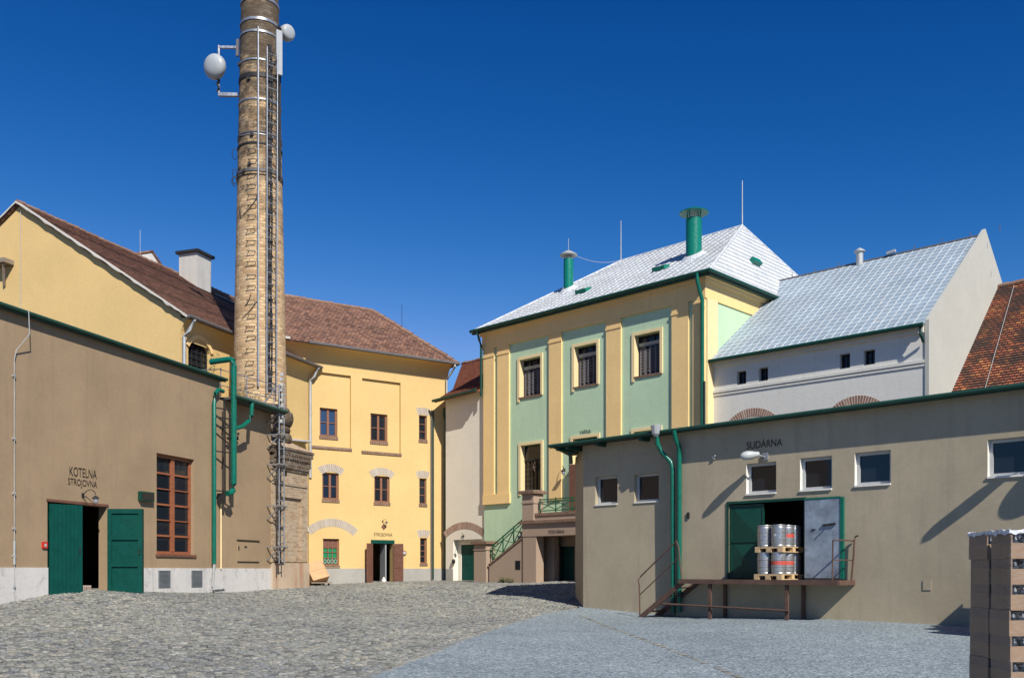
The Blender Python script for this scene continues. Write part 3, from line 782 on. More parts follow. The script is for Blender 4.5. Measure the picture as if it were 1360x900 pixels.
Zt, Zc0 = cz(598), cz(628)
prx = (-hs + .27, hs - .42)
mb.wall(-hs, hs, cz(746), Zc0, [(prx[0], prx[1], cz(741), cz(662), .09)], -1.4, .09)
mb.face([(prx[0], -1.31, cz(741)), (prx[1], -1.31, cz(741)), (prx[1], -1.31, cz(662)), (prx[0], -1.31, cz(662))])
mb.face([(hs, -1.4, 0), (hs, 1.4, 0), (hs, 1.4, Zc0), (hs, -1.4, Zc0)]); mb.face([(-hs, 1.4, 0), (-hs, -1.4, 0), (-hs, -1.4, Zc0), (-hs, 1.4, Zc0)]); mb.face([(hs, 1.4, 0), (-hs, 1.4, 0), (-hs, 1.4, Zc0), (hs, 1.4, Zc0)])
mb.box(-hs - .01, hs + .03, -1.44, -1.402, cz(646), cz(642))
mb.build('socle', 'socle', ch, CFR)
MB().box(-hs - .02, hs + .05, -1.46, 1.45, .1, cz(747)).build('footing', 'soclefoot', ch, CFR)
mb = MB()
for k, (p0, p1, o_) in enumerate(((628, 621, .04), (620, 611, .10), (607, 601, .17), (601, 598, .20))):
    mb.box(-hs - o_, hs + o_, -1.4 - o_, 1.4 + o_, cz(p0), cz(p1))
n = 15
for k in range(n):
    x = -hs - .05 + (2 * hs + .1) * (k + .5) / n
    mb.box(x - .05, x + .05, -1.4 - .16, -1.4 - .02, cz(612.5), cz(606.5))
    mb.box(x - .07, x + .03, -1.4 - .10, -1.4 - .02, cz(624), cz(620.5))
for k in range(n):
    y = -1.4 + 2.8 * (k + .5) / n
    mb.box(hs + .02, hs + .16, y - .05, y + .05, cz(612.5), cz(606.5))
mb.build('cornice', 'darkbrick', ch, CFR)
MB().face([(-hs - .2, -1.6, Zt), (hs + .2, -1.6, Zt), (.7, -.9, cz(585)), (-.7, -.9, cz(585))]).face([(hs + .2, -1.6, Zt), (hs + .2, 1.6, Zt), (.7, .9, cz(585)), (.7, -.9, cz(585))]).face([(hs + .2, 1.6, Zt), (-hs - .2, 1.6, Zt), (-.7, .9, cz(585)), (.7, .9, cz(585))]).face([(-hs - .2, 1.6, Zt), (-hs - .2, -1.6, Zt), (-.7, -.9, cz(585)), (-.7, .9, cz(585))]).build('socle_cap', 'socle', ch, CFR)
MB().box(-hs + .75, -hs + 1.0, -1.42, -1.401, cz(634), cz(625.5)).build('soot_hatch', 'iron', ch, CFR)
# steel bands round the shaft
for py, h, mt in ((12, .10, 'steel'), (40, .10, 'steel'), (56, .08, 'steel'), (93, .06, 'steel'), (115, .16, 'iron'), (145, .06, 'steel'), (188, .05, 'dzinc'), (191, .03, 'steel'), (203, .07, 'iron'), (239, .12, 'dzinc'), (243.5, .03, 'iron')):
    z = cz(py); r = crad(z)
    MB().lathe([(r - .02, z), (r + .03, z), (r + .03, z + h), (r - .02, z + h)], (0, 0, 0), 40).build('clamp_band', mt, ch, CFR, smooth=30)
# climbing irons
def iron(z):
    mb = MB(); th = math.asin(-10 / 31) + random.uniform(-.03, .03)
    w = .15 + random.uniform(-.02, .02)
    for o_ in (-w, w): mb.bar(cth(th + o_ / crad(z), z, -.02), cth(th + o_ / crad(z), z - .02, .13), .02, .02)
    mb.bar(cth(th - w / crad(z), z - .02, .15), cth(th + w / crad(z), z - .02 + random.uniform(-.03, .03), .13), .022, .022)
    return mb
py = 212.0
while py < 520:
    iron(cz(py)).build('step_iron', 'iron', ch); py += random.choice((13.2, 14.6, 15.4, 16.5, 18.5))
mb = MB()
for px, r_, z0, z1, mt in ((342.0, .035, cz(520), cz(52), 'steel'),):
    mb.tube([cpt(px, z, .10) for z in np.linspace(z0, z1, 12)], r_, 8)
for z in np.linspace(cz(515), cz(60), 22): mb.bar(cpt(342, z, -.02), cpt(342, z, .12), .05, .03)
mb.build('conduit', 'steel', ch)
mb = MB()
for px in (354.5, 356.5, 358.5): mb.tube([cpt(px + .6 * math.sin(z * 1.3 + px), z, .03) for z in np.linspace(cz(525), cz(70), 40)], .034, 6)
for px in (367.5, 369.0): mb.tube([cpt(px, z, .05) for z in np.linspace(cz(240), cz(95), 16)], .03, 6)
for z in np.linspace(cz(520), cz(80), 24): mb.bar(cpt(353, z, .05), cpt(360, z, .05), .04, .05)
mb.build('cable_run', 'cable', ch)
for py0, rr, x0 in ((211, .22, 313), (236, .16, 311), (246, .14, 310), (247, .2, 311)):      # slack loops of wire round the clamps
    c = cpt(x0, cz(py0), .12)
    MB().tube([c + Vector((rgt.x * math.cos(t) * rr * .5, rgt.y * math.cos(t) * rr * .5, math.sin(t) * rr)) for t in np.linspace(0, 2 * PI, 13)], .014, 5).build('cable_loop', 'cable', ch)
for x0, y0, x1, y1 in ((343, 270, 322, 297), (321, 297, 319, 285), (333, 400, 325, 415), (343, 405, 322, 430)):
    MB().tube([cpt(x0 + (x1 - x0) * t, cz(y0 + (y1 - y0) * t + 3 * math.sin(PI * t)), .04) for t in np.linspace(0, 1, 6)], .013, 5).build('loose_wire', 'cable', ch)
for x0, y0 in ((318, 232), (324, 238), (331, 230), (317, 92), (330, 118), (320, 190), (334, 192)):
    MB().box(*[v for p in zip(cpt(x0, cz(y0), .02) - Vector((.06, .06, .05)), cpt(x0, cz(y0), .02) + Vector((.06, .06, .05))) for v in p]).build('junction_box', 'iron', ch)

def ladder(name, label, pts_l, pts_r, rung, mat, r=.022, out=None, cat='ladder'):
    base = (pts_l[0] + pts_r[0]) / 2
    t = thing(name, label, cat, base, 0)
    for p in (pts_l, pts_r): MB().tube(p, r, 7).build('rail', mat, t)
    a0, a1, b0, b1 = pts_l[0], pts_l[-1], pts_r[0], pts_r[-1]
    n = int((a1 - a0).length / rung); ps = []
    def at(P, f):
        k = f * (len(P) - 1); i = min(int(k), len(P) - 2); return P[i].lerp(P[i + 1], k - i)
    for k in range(n): MB().tube([at(pts_l, (k + .5) / n), at(pts_r, (k + .5) / n)], r * .75, 6).build('rung', mat, t)
    return t
zs = np.linspace(cz(530), cz(78), 14)
t = ladder('ladder', 'galvanised climbing ladder fixed up the brick chimney shaft', [cpt(351.3, z, .22) for z in zs], [cpt(361.8, z, .22) for z in zs], .45, 'steel', .024)
mb = MB()
for z in np.linspace(cz(520), cz(90), 12): mb.bar(cpt(351.3, z, 0), cpt(351.3, z, .24), .03, .03).bar(cpt(361.8, z, 0), cpt(361.8, z, .24), .03, .03)
mb.build('standoff', 'steel', t)
# lower ladder with bracketed cable tray at the corner of the boiler house
s0, s1 = L.s(357), L.s(362.5)
zl = [L.z(359, y) for y in (748, 700, 650, 600, 550, 512)]
t = ladder('ladder', 'galvanised ladder with triangular brackets at the corner of the brown boiler house', [L.P(sE - .25, -.5, z) for z in zl], [L.P(sE + .1, -.5, z) for z in zl], .3, 'steel', .026)
for py in (546, 578, 617, 672, 726):
    z = L.z(357, py); mb = MB()
    for s_ in (sE - .3, sE + .08):
        mb.bar(L.P(s_, -.02, z), L.P(s_, -.62, z), .05, .05).bar(L.P(s_, -.02, z - .5), L.P(s_, -.6, z), .04, .04)
    mb.bar(L.P(sE - .45, -.58, z), L.P(sE + .2, -.58, z), .07, .05)
    mb.build('bracket', 'steel', t)
mb = MB()
for k, s_ in enumerate((sE - .14, sE - .08, sE - .02)): mb.tube([L.P(s_ + .02 * math.sin(z * 3 + k), -.42, z) for z in np.linspace(zl[0], zl[-1], 20)], .022, 6)
mb.build('cable_bundle', 'cable', t)
for k, z in enumerate(np.linspace(L.z(359, 560), L.z(359, 498), 10)): MB().box(*[v for p in zip(L.P(sE - .1 + .06 * (k % 2), -.5, z) - Vector((.05, .05, .06)), L.P(sE - .1 + .06 * (k % 2), -.5, z) + Vector((.05, .05, .06))) for v in p]).build('clamp', 'zinc', t)
# guard rail and gangway on the lower roof
t = thing('guard_rail', 'thin galvanised railing and gangway on the low brown roof below the chimney', 'railing', L.P(sR + .4, .4, ZT2 + .1), L.ang)
mb = MB()
for zz in (.55, 1.1): mb.tube([(sR + .1, 1.6, ZT2 + zz), (sR + .3, .2, ZT2 + zz), (sE - .1, -.2, ZT2 + zz), (sE + .6, -.1, ZT2 + zz)], .016, 6)
for s_ in (sR + .3, (sR + sE) / 2, sE - .1): mb.tube([(s_, .2 - .4 * (s_ - sR) / (sE - sR), ZT2 + .08), (s_, .2 - .4 * (s_ - sR) / (sE - sR), ZT2 + 1.15)], .02, 6)
mb.build('rail', 'steel', t, L)
MB().box(sR + 1.0, sE + .1, -.35, .25, ZT2 + .09, ZT2 + .15).box(sR + 1.0, sE + .1, -.38, -.35, ZT2 + .09, ZT2 + .25).build('gangway', 'steel', t, L)
MB().bar((sE - 1.0, -.3, ZT2 + .2), (sE - .2, -.3, ZT2 + .95), .04, .04).build('brace', 'steel', t, L)
# dishes and antenna
pd = cpt(317, cz(90)); zd = cz(88)
ctr = pxp(283.5, 88, CC.y - .2)
t = thing('satellite_dish', 'round white microwave dish held out on two arms left of the chimney', 'antenna', (ctr.x, ctr.y, cz(125)))
axis = Vector((-.34, -.93, -.14)).normalized()
class DF: pass
def dishframe(c, ax):
    d = DF(); d.ang = 0; qt = Vector((0, 0, 1)).rotation_difference(ax); d.mat = Matrix.Translation(c) @ qt.to_matrix().to_4x4(); return d
d = dishframe(ctr, axis)
MB().lathe([(.0, .17), (.2, .155), (.37, .10), (.46, .02), (.48, -.05), (.48, -.16), (.44, -.2), (.12, -.26), (.1, -.36), (0, -.36)], (0, 0, 0), 28).build('radome', 'radome', t, d, smooth=50)
pole = pxp(290.5, 88, CC.y + .05)
MB().tube([Vector((pole.x, pole.y, cz(124))), Vector((pole.x, pole.y, cz(60)))], .05, 8).build('pole', 'steel', t)
for py, th in ((62, .09), (125, .13)):
    e = pxp(319.5, py + 1.5, pole.y); MB().bar(Vector((pole.x, pole.y, cz(py))), e, th, th).build('arm', 'steel', t)
MB().bar(cpt(316, cz(82), .1), cpt(316, cz(60), .1), .1, .1).build('bracket', 'dzinc', t)
MB().tube([Vector((pole.x, pole.y, cz(105))) + Vector((.06 * math.sin(k * 2.2), -.08, -k * .1)) for k in range(6)], .04, 6).build('cable', 'cable', t)
ctr = pxp(382, 44, CC.y + .3)
t = thing('satellite_dish', 'small drum-shaped white microwave dish on the right of the chimney', 'antenna', (ctr.x, ctr.y, ctr.z - .3))
d = dishframe(ctr, Vector((.75, -.62, -.1)).normalized())
MB().lathe([(0, .17), (.2, .165), (.28, .12), (.31, .05), (.31, -.13), (.27, -.18), (.1, -.22), (0, -.22)], (0, 0, 0), 26).build('radome', 'radome', t, d, smooth=40)
MB().bar(ctr - Vector((.15, 0, 0)), cpt(366, ctr.z, 0), .09, .09).build('arm', 'iron', t); MB().tube([ctr + Vector((-.36, -.1, -.35)), ctr + Vector((-.36, -.1, .3))], .04, 7).build('pole', 'iron', t)
e = cpt(368.5, cz(80), .14)
t = thing('panel_antenna', 'tall flat pale panel antenna fixed upright on the right of the chimney', 'antenna', (e.x, e.y, cz(108)))
c, s = math.cos(.5), math.sin(.5)
mb = MB(); px_ = pxp(370.3, 80, CC.y - .35)
class PF: pass
pf = PF(); pf.ang = .6; pf.mat = Matrix.Translation((px_.x, px_.y, 0)) @ Matrix.Rotation(.6, 4, 'Z')
mb.box(-.12, .12, -.07, .06, cz(106), cz(48)); mb.build('panel', 'radome', t, pf)
for py in (55, 100): MB().bar(cpt(366, cz(py), 0), Vector((px_.x, px_.y, cz(py))), .07, .07).build('mount', 'iron', t)
mb = MB().tube([Vector((px_.x - .03, px_.y, cz(106))), cpt(367.5, cz(118), .08), cpt(367.5, cz(140), .05)], .03, 6); mb.build('feed_cable', 'cable', t)

# ------------------------------------------------------------------ 2. yellow gabled house behind
S9 = G_.len; ZE = 11.5; ZR = 16.62; YR = 7.95
gh = thing('gabled_house', 'tall yellow gabled house with brown tiled roof behind the brown boiler house', 'building', G_.P(0, 0, .9), G_.ang)
aw = G_.R(250, 278.5, 451, 500); aw = (aw[0], aw[1], aw[2] - 1.0, aw[3])
mb = MB(); mb.wall(0, S9, 0, ZE - .12, [(*aw, .25)])
mb.face([(0, 2 * YR, 0), (0, 0, 0), (0, 0, ZE - .12), (0, YR, ZR - .12), (0, 2 * YR, ZE - .12)])
mb.face([(S9, 0, 0), (S9, 2 * YR, 0), (S9, 2 * YR, ZE - .12), (S9, YR, ZR - .12), (S9, 0, ZE - .12)]); mb.face([(S9, 2 * YR, 0), (0, 2 * YR, 0), (0, 2 * YR, ZE - .12), (S9, 2 * YR, ZE - .12)])
# spandrels of the arched opening
w_ = aw[1] - aw[0]; rz = .42; r_ = (w_ * w_ / 4 + rz * rz) / (2 * rz); cxa, cza = (aw[0] + aw[1]) / 2, aw[3] - r_
for sg in (-1, 1):
    pts = [(cxa + sg * w_ / 2, aw[3])] + [(cxa + sg * w_ / 2 * (k / 8), cza + math.sqrt(max(0, r_ * r_ - (w_ / 2 * k / 8) ** 2))) for k in range(9)]
    pts = pts if sg < 0 else pts[::-1]
    mb.prism(pts if True else pts, -.002, .2)
mb.build('wall', 'yellow', gh, G_)
MB().arch(aw[0] - .02, aw[1] + .02, aw[3] - rz, rz, .16, -.07, -.001, 12).build('window_hood', 'ochre', gh, G_)
def cove(parent, fr, s0, s1, z0, z1, out, mat):
    pr = [(0, z0)] + [(-out * (1 - math.cos(t)), z0 + .06 + (z1 - z0 - .1) * math.sin(t)) for t in np.linspace(.12, PI / 2, 7)] + [(-out, z1), (0, z1)]
    mb = MB()
    for (ya, za), (yb_, zb_) in zip(pr, pr[1:]): mb.face([(s0, ya - .002, za), (s1, ya - .002, za), (s1, yb_ - .002, zb_), (s0, yb_ - .002, zb_)])
    mb.face([(s0, y - .002, z) for y, z in pr][::-1]); mb.face([(s1, y - .002, z) for y, z in pr])
    return mb.build('cornice', mat, parent, fr)
cove(gh, G_, -.02, S9 + .1, ZE - 1.05, ZE - .27, .42, 'yellow')
window(gh, G_, aw, .12, 'iron', 'glass', 4, 10, .05, .022, thick_rows=(3, 6))
sl = (ZR - ZE) / YR; oh = .45
A, B = (-.12, -oh, ZE - oh * sl + .02), (15.0, -oh, ZE - oh * sl + .02); C, D = (15.0, YR, ZR), (-.12, YR, ZR)
mb = MB(); mb.roof(A, B, C, D); mb.roof((15, 2 * YR + oh, ZE - oh * sl), (-.12, 2 * YR + oh, ZE - oh * sl), (-.12, YR, ZR), (15, YR, ZR), course=.5)
rf = mb.build('roof', 'tile', gh, G_)
mb = MB()
for k in range(42):
    x = -.15 + k * .36; dz = random.uniform(-.015, .02)
    mb.tube([(x, YR, ZR - .01 + dz), (x + .37, YR, ZR + .01 + dz)], [.10, .115], 8)
mb.build('ridge_tiles', 'ridge', rf, G_)
mb = MB(); n = 44                                   # uneven mortar verge
pts = []
for k in range(n + 1):
    t = k / n; y = -oh + (YR + oh) * t; z = ZE - oh * sl + (ZR - ZE + oh * sl) * t; pts.append((y, z, .035 + .03 * math.sin(k * .9) * math.sin(k * 2.3) + random.uniform(-.015, .03)))
for (y0, z0, w0), (y1, z1, w1) in zip(pts, pts[1:]):
    mb.face([(-.2, y0, z0 + .03), (-.2, y0, z0 - w0), (-.2, y1, z1 - w1), (-.2, y1, z1 + .03)])
    mb.face([(-.2, y0, z0 + .03), (-.2, y1, z1 + .03), (.0, y1, z1 + .03), (.0, y0, z0 + .03)])
    mb.face([(-.2, y0, z0 - w0), (.0, y0, z0 - w0 - .03), (.0, y1, z1 - w1 - .03), (-.2, y1, z1 - w1)])
    Y0, Y1 = 2 * YR - y0, 2 * YR - y1
    mb.face([(-.2, Y0, z0 + .03), (-.2, Y0, z0 - w0), (-.2, Y1, z1 - w1), (-.2, Y1, z1 + .03)])
    mb.face([(-.2, Y0, z0 + .03), (.0, Y0, z0 + .03), (.0, Y1, z1 + .03), (-.2, Y1, z1 + .03)])
mb.build('verge', 'verge', rf, G_)
def downpipe(parent, fr, s, y, ztop, zbot, mat, yo=-.35, r=.055, off=.0, nm='downpipe'):
    return MB().tube([(s + off, yo, ztop), (s + off, yo, ztop - .12), (s + off * .5, (yo + y) / 2, ztop - .45), (s, y, ztop - .7), (s, y, zbot)], r, 9).build(nm, mat, parent, fr, smooth=45)
zg = ZE - oh * sl + .03
MB().tube([(-.15, -oh - .05, zg), (S9 + .35, -oh - .05, zg)], .075, 9).build('gutter', 'dzinc', rf, G_)
downpipe(gh, G_, .05, -.12, zg, 7.0, 'zinc', -oh - .03, .075, .12)
downpipe(gh, G_, S9 - .05, -.12, zg, 6.0, 'zinc', -oh - .03, .07, .1)
# white chimney stack on the ridge
s_, y_ = 10.2, YR - .75
st = MB(); st.box(s_ - .65, s_ + .45, y_ - .55, y_ + .55, ZR - 1.8, ZR + .92); st.build('chimney_stack', 'whitechim', rf, G_)
MB().box(s_ - .78, s_ + .58, y_ - .68, y_ + .68, ZR + .922, ZR + 1.05).build('stack_cap', 'iron', rf, G_)
MB().bar((s_ + .6, y_ - .7, ZR - .85), (15, YR - 1.9, ZR - 1.15), .05, .03).build('snow_rail', 'zinc', rf, G_)
# little gable of the dormer behind the ridge
s0_ = 9.3
MB().prism([(s0_ - .25, ZR - 1.4), (s0_ + 3.4, ZR - 1.4), (s0_ + .0, ZR + 1.05), (s0_ - .25, ZR + .95)], YR + 1.2, YR + 4.0).build('dormer', 'white', rf, G_)
MB().bar((s0_ - .1, YR + 2.6, ZR + 1.14), (s0_ + 3.6, YR + 2.6, ZR - 1.5), 2.9, .12).build('dormer_roof', 'tile', rf, G_)
MB().tube([(7.0, YR, ZR), (7.0, YR, ZR + 1.3)], .012, 5).build('lightning_rod', 'zinc', rf, G_)
MB().tube([(-.05, YR - .1, ZR - .3), (-.04, YR - .1, 7.5)], .012, 5).build('lightning_conductor', 'zinc', gh, G_)
# stub of a timber bracket on the gable
pb = [q for q in (0,)]
class GF: pass
gf = GF(); gf.ang = G_.ang - PI / 2; gf.mat = Matrix.Translation((*G_.p, 0)) @ Matrix.Rotation(G_.ang - PI / 2, 4, 'Z')   # x = towards the viewer's right along -inward
def gable_pt(px, py, out=0.0):                      # point on the gable plane, out = towards the yard
    u = (px - CX) / F; P0 = G_.p - G_.d * out; e = G_.i
    w = (u * P0.y - P0.x) / (e.x - u * e.y); d_ = P0.y + e.y * w
    return w, EYE + (HZ - py) * d_ / F
w1, z1_ = gable_pt(19, 349); w2, z2_ = gable_pt(-30, 349)
t = MB(); t.box(-.5, -.02, w1, w2, z1_ - .1, z1_ + .08); br_ = t.build('timber_bracket', 'oldwood', gh, G_)
MB().bar((-.04, w1 + .5, z1_ - .9), (-.4, w1 + .15, z1_ - .1), .1, .1).build('strut', 'oldwood', br_, G_)

# ------------------------------------------------------------------ 3. yellow machine house (middle)
Y_ = Wall(410, 44.3, 593, 48.55)
SM = Y_.len; ZM = 12.17
mh = thing('machine_house', 'yellow three-storey machine house with brown tiled hip roof and brown open door', 'building', Y_.P(0, 0, 1.1), Y_.ang)
up = [(Y_.R(426, 449.5, 541.5, 579), 'glassblue', 2, 2), (Y_.R(493.5, 516, 549, 586), 'glass', 2, 2), (Y_.R(556.5, 567, 551.5, 584), 'glass', 1, 3)]
mid = [(Y_.R(428, 450, 627.5, 663), 'glass', 2, 2), (Y_.R(497, 517.5, 632, 667), 'glass', 2, 2), (Y_.R(557, 566.5, 635, 669), 'glass', 1, 3)]
lo = [(Y_.R(429, 450.5, 715, 750.5), 'glassgreen', 3, 4), (Y_.R(558, 567, 714, 748), 'glass', 1, 4)]
dd = Y_.R(494, 522, 717, 773); dd = (dd[0], dd[1], EYE - .62, dd[3])
pan = [Y_.R(412.5, 466, 495.5, 594), Y_.R(481, 532, 505, 601)]
holes_main = [(*w[0], .2) for w in mid + lo] + [(*dd, .35)]
mb = MB()
pz0 = min(p[2] for p in pan); pz1 = max(p[3] for p in pan)
# front in bands: plain wall with openings, and two sunk panels that carry the upper windows
mb.wall(0, SM, 0, ZM, holes_main + [(*p, .12) for p in pan] + [(*up[2][0], .2)])
for p, w in zip(pan, up[:2]): mb.wall(p[0], p[1], p[2], p[3], [(*w[0], .14)], .12)
mb.face([(SM, 0, 0), (SM, 6, 0), (SM, 6, ZM), (SM, 0, ZM)]); mb.face([(SM, 6, 0), (-1.5, 6, 0), (-1.5, 6, ZM), (SM, 6, ZM)]); mb.face([(-1.5, 6, 0), (-1.5, 0.3, 0), (-1.5, 0.3, ZM), (-1.5, 6, ZM)])
mb.face([(-1.5, .3, ZM - 1), (0, .3, ZM - 1), (0, .3, ZM), (-1.5, .3, ZM)])
mb.build('wall', 'yellow', mh, Y_)
cove(mh, Y_, -1.5, SM + .05, ZM - .95, ZM + .02, .62, 'yellow')
zpl = Y_.z(560, 754.5)
MB().box(0, dd[0] - .14, -.04, 0, .3, zpl).build('plinth', 'plinth2', mh, Y_); MB().box(dd[1] + .14, SM, -.04, 0, .3, zpl).build('plinth', 'plinth2', mh, Y_)
for (r, g, c, k) in up + mid:
    sunk = .12 if r[1] < pan[1][1] + .2 and r[2] > pan[1][2] - .1 else 0
    o = window(mh, Y_, r, .1 + sunk, 'winwood2', g, c, k, .09 if c > 1 else .055, .035, None, mullion=.11)
    MB().box(r[0] - .03, r[1] + .03, sunk - .035, sunk + .1, r[2] - .14, r[2] + .004).build('sill', 'sill', o, Y_)
for (r, g, c, k) in lo:
    o = window(mh, Y_, r, .12, 'winwood2', g, c, k, .07, .03, None)
    MB().box(r[0] - .03, r[1] + .03, -.03, .1, r[2] - .12, r[2] + .004).build('sill', 'sill', o, Y_)
r = lo[0][0]
MB().box(r[0] + .07, r[1] - .07, .135, .15, r[3] - .45, r[3] - .07).build('blind', 'brownwood', mh, Y_)
for k in range(6): pass
mb = MB()                                            # white scrolls at the foot of the green panes
for k in range(4):
    x = r[0] + .14 + (r[1] - r[0] - .28) * k / 3
    mb.tube([(x + .07 * math.cos(t_), .1, r[2] + .2 + .09 * math.sin(t_)) for t_ in np.linspace(0, 2 * PI, 11)], .016, 5)
mb.build('window_grille', 'frame_w', mh, Y_)
for p in pan: MB().box(p[0] - .04, p[1] + .04, -.05, .118, p[2] - .10, p[2] + .03).build('panel_sill', 'sill', mh, Y_)
for (a, b, py, rise, th) in ((426, 453.5, 627, .16, .36), (493.5, 521, 631.5, .16, .36), (554, 569, 635, .06, .36), (554, 570, 551.5, .05, .36), (555, 570, 713.5, .05, .36)):
    s0, s1 = Y_.s(a), Y_.s(b); MB().arch(s0 + .06, s1 - .06, Y_.z((a + b) / 2, py) - rise + .16 - .12, rise, th, -.006, -.001, 10).build('brick_arch', 'archwhite', mh, Y_)
MB().arch(Y_.s(413), Y_.s(469), Y_.z(441, 710.5), .42, .38, -.006, -.001, 18).build('brick_arch', 'archwhite', mh, Y_)
# door
MB().box(dd[0] - .06, dd[1] + .06, -.05, .1, dd[3] - .16, dd[3] + .01).build('lintel', 'dgreenwood', mh, Y_)
MB().box(dd[1] - .42, dd[1] - .36, .02, .6, dd[2], dd[3] - .17).build('door_jamb', 'glasswhite', mh, Y_)
MB().box(dd[0], dd[1], .0, 1.5, dd[2] - .2, dd[2] + .02).build('threshold', 'plinth2', mh, Y_)
q = leaf_box(Y_.P(dd[1] + .0, -.06, 0), (.93, -.2), .45, 0, 0)
d_ = MB(); d_.box(0, .5, -.03, .03, dd[2] + .03, dd[3] - .17)
for k in range(3): d_.box(.08, .42, -.045, -.03, dd[2] + .12 + k * .62, dd[2] + .58 + k * .62)
d_.build('door', 'brownwood', mh, q)
q = leaf_box(Y_.P(dd[0] + .0, -.06, 0), (-.35, -1), .45, 0, 0)
MB().box(0, .55, -.03, .03, dd[2] + .03, dd[3] - .17).build('door', 'brownwood', mh, q)
r = Y_.R(496.5, 521, 707.5, 713); lettering(mh, Y_, 'STROJOVNA', r[0], r[1], r[2], r[3], -.012)
x, z = Y_.s(509.5), Y_.z(509, 699)
tag(MB().prism([(x - .13, z), (x, z - .15), (x + .13, z), (x, z + .15)], -.03, -.002).build('diamond_sign', 'brownwood', None, Y_), 'small brown diamond plate above the STROJOVNA lettering', 'sign')
gooseneck('wall_lamp', 'tiny dark arc lamp on the yellow wall above the diamond plate', Y_, Y_.s(508), Y_.z(510, 696), .5, 'arc lamps over the doors')
x, z = Y_.s(536.5), Y_.z(536, 734)
t = thing('wall_bell', 'round dark bell with pale face on the yellow wall right of the brown door', 'bell', Y_.P(x, 0, z - .1), Y_.ang)
bf = Y_.mat @ Matrix.Translation((x, -.03, z)) @ Matrix.Rotation(PI / 2, 4, 'X')
class BF: pass
b_ = BF(); b_.mat = bf; b_.ang = 0
MB().lathe([(0, .03), (.10, .03), (.13, 0), (.13, -.03)], (0, 0, 0), 18).build('rim', 'brownwood', t, b_); MB().lathe([(0, .045), (.07, .04), (.085, .031)], (0, 0, 0), 16).build('face', 'frame_w', t, b_)
MB().bar((x - .28, -.05, z + .02), (x - .12, -.05, z), .03, .03).build('arm', 'iron', t, Y_)
# hip roof
e = .70; wd = 2.96; zt = 15.25; sl2 = (zt - ZM) / wd; ze = ZM - e * sl2 * .0 + .03
SMr = SM + .25
A, B = (-1.6, -e, ze), (SMr, -e, ze); Cc, D = (SM - wd + .2, wd, zt), (-1.6, wd, zt)
mb = MB(); mb.roof(A, B, Cc, D); mb.roof(B, (SMr, 2 * wd + e, ze), Cc, Cc); mb.roof((SMr, 2 * wd + e, ze), (-1.6, 2 * wd + e, ze), D, Cc, course=.4)
mb.face([A, D, (-1.6, 2 * wd + e, ze)])
rf = mb.build('roof', 'tile', mh, Y_)
mb = MB()
def ridge(mb, a, b, r=.10, st=.36):
    a, b = Vector(a), Vector(b); n = int((b - a).length / st)
    for k in range(n):
        j = Vector((0, 0, random.uniform(-.012, .018)))
        mb.tube([a.lerp(b, k / n) + j, a.lerp(b, (k + 1.04) / n) + j + Vector((0, 0, .015))], [r * .9, r * 1.08], 8)
ridge(mb, D, Cc); ridge(mb, Cc, B, .12); ridge(mb, Cc, (SMr, 2 * wd + e, ze))
mb.build('ridge_tiles', 'ridge', rf, Y_)
MB().tube([(-.3, -e - .06, ze - .01), (SMr + .05, -e - .06, ze - .01), (SMr + .05, 1.0, ze - .01)], .075, 9).build('gutter', 'dzinc', rf, Y_)
MB().box(-1.62, -1.2, -e - .05, -e + .5, ze + .02, ze + .12).build('verge', 'verge', rf, Y_)
x = Y_.s(543); yq = 2.0
MB().tube([(SM - 1.55, wd - 1.0, zt - 1.6), (SM - 1.55, wd - 1.0, zt + .3)], .012, 5).build('lightning_rod', 'iron', rf, Y_)
ztp = ze - .05
downpipe(mh, Y_, SM - .06, -.13, ztp, 9.4, 'zinc', -e - .04, .06, .12)
for px, m_ in ((572, 'dzinc'), (574.2, 'blackgreen')):
    s_ = Y_.s(px); MB().tube([(s_, -.1, Y_.z(px, 545)), (s_, -.1, 1.2)], .036, 8).build('downpipe', m_, mh, Y_)
s_ = Y_.s(590.5); MB().tube([(s_ - .35, -.6, Y_.z(586, 545)), (s_ - .2, -.3, Y_.z(588, 551)), (s_, -.15, Y_.z(590, 560)), (s_, -.13, 1.15)], .075, 9).build('downpipe', 'blackgreen', mh, Y_)
MB().box(Y_.s(366) , Y_.s(404.5), -.9, -.003, Y_.z(385, 588), Y_.z(385, 586)).build('ledge', 'zinc', mh, Y_)

# ------------------------------------------------------------------ 4. narrow beige wing with red roof
N_ = Wall(643, 45.62, 937, 36.85)
B_ = Wall(592, N_.dep(592, .1), 645, N_.dep(645, .1))
SB = B_.len; ZB = B_.z(615, 529)
bw = thing('beige_wing', 'narrow beige link building with red tiled roof between the yellow and green houses', 'building', B_.P(0, 0, 1.1), B_.ang)
bd = B_.R(606.5, 632, 722.5, 771); bd = (bd[0], bd[1], EYE - .7, bd[3])
nich = B_.R(602, 640, 716, 771)
nich = (nich[0], nich[1], EYE - .7, nich[3])
ZB2 = ZB + .3
mb = MB(); mb.wall(0, SB, 0, ZB2, [(*nich, .3)]); mb.wall(nich[0], nich[1], nich[2], nich[3], [(*bd, .1)], .3)
mb.face([(0, 3.5, 0), (0, 0, 0), (0, 0, ZB2), (0, 3.5, ZB2 + 1.5)]); mb.face([(SB, 0, 0), (SB, 3.5, 0), (SB, 3.5, ZB), (SB, 0, ZB)]); mb.face([(SB, 3.5, 0), (0, 3.5, 0), (0, 3.5, ZB), (SB, 3.5, ZB)])
mb.build('wall', 'beige', bw, B_)
s0 = B_.s(602)
pl2 = MB().box(.05, nich[0], -.03, 0, .4, B_.z(598, 755)).build('plinth', 'plinth2', bw, B_)
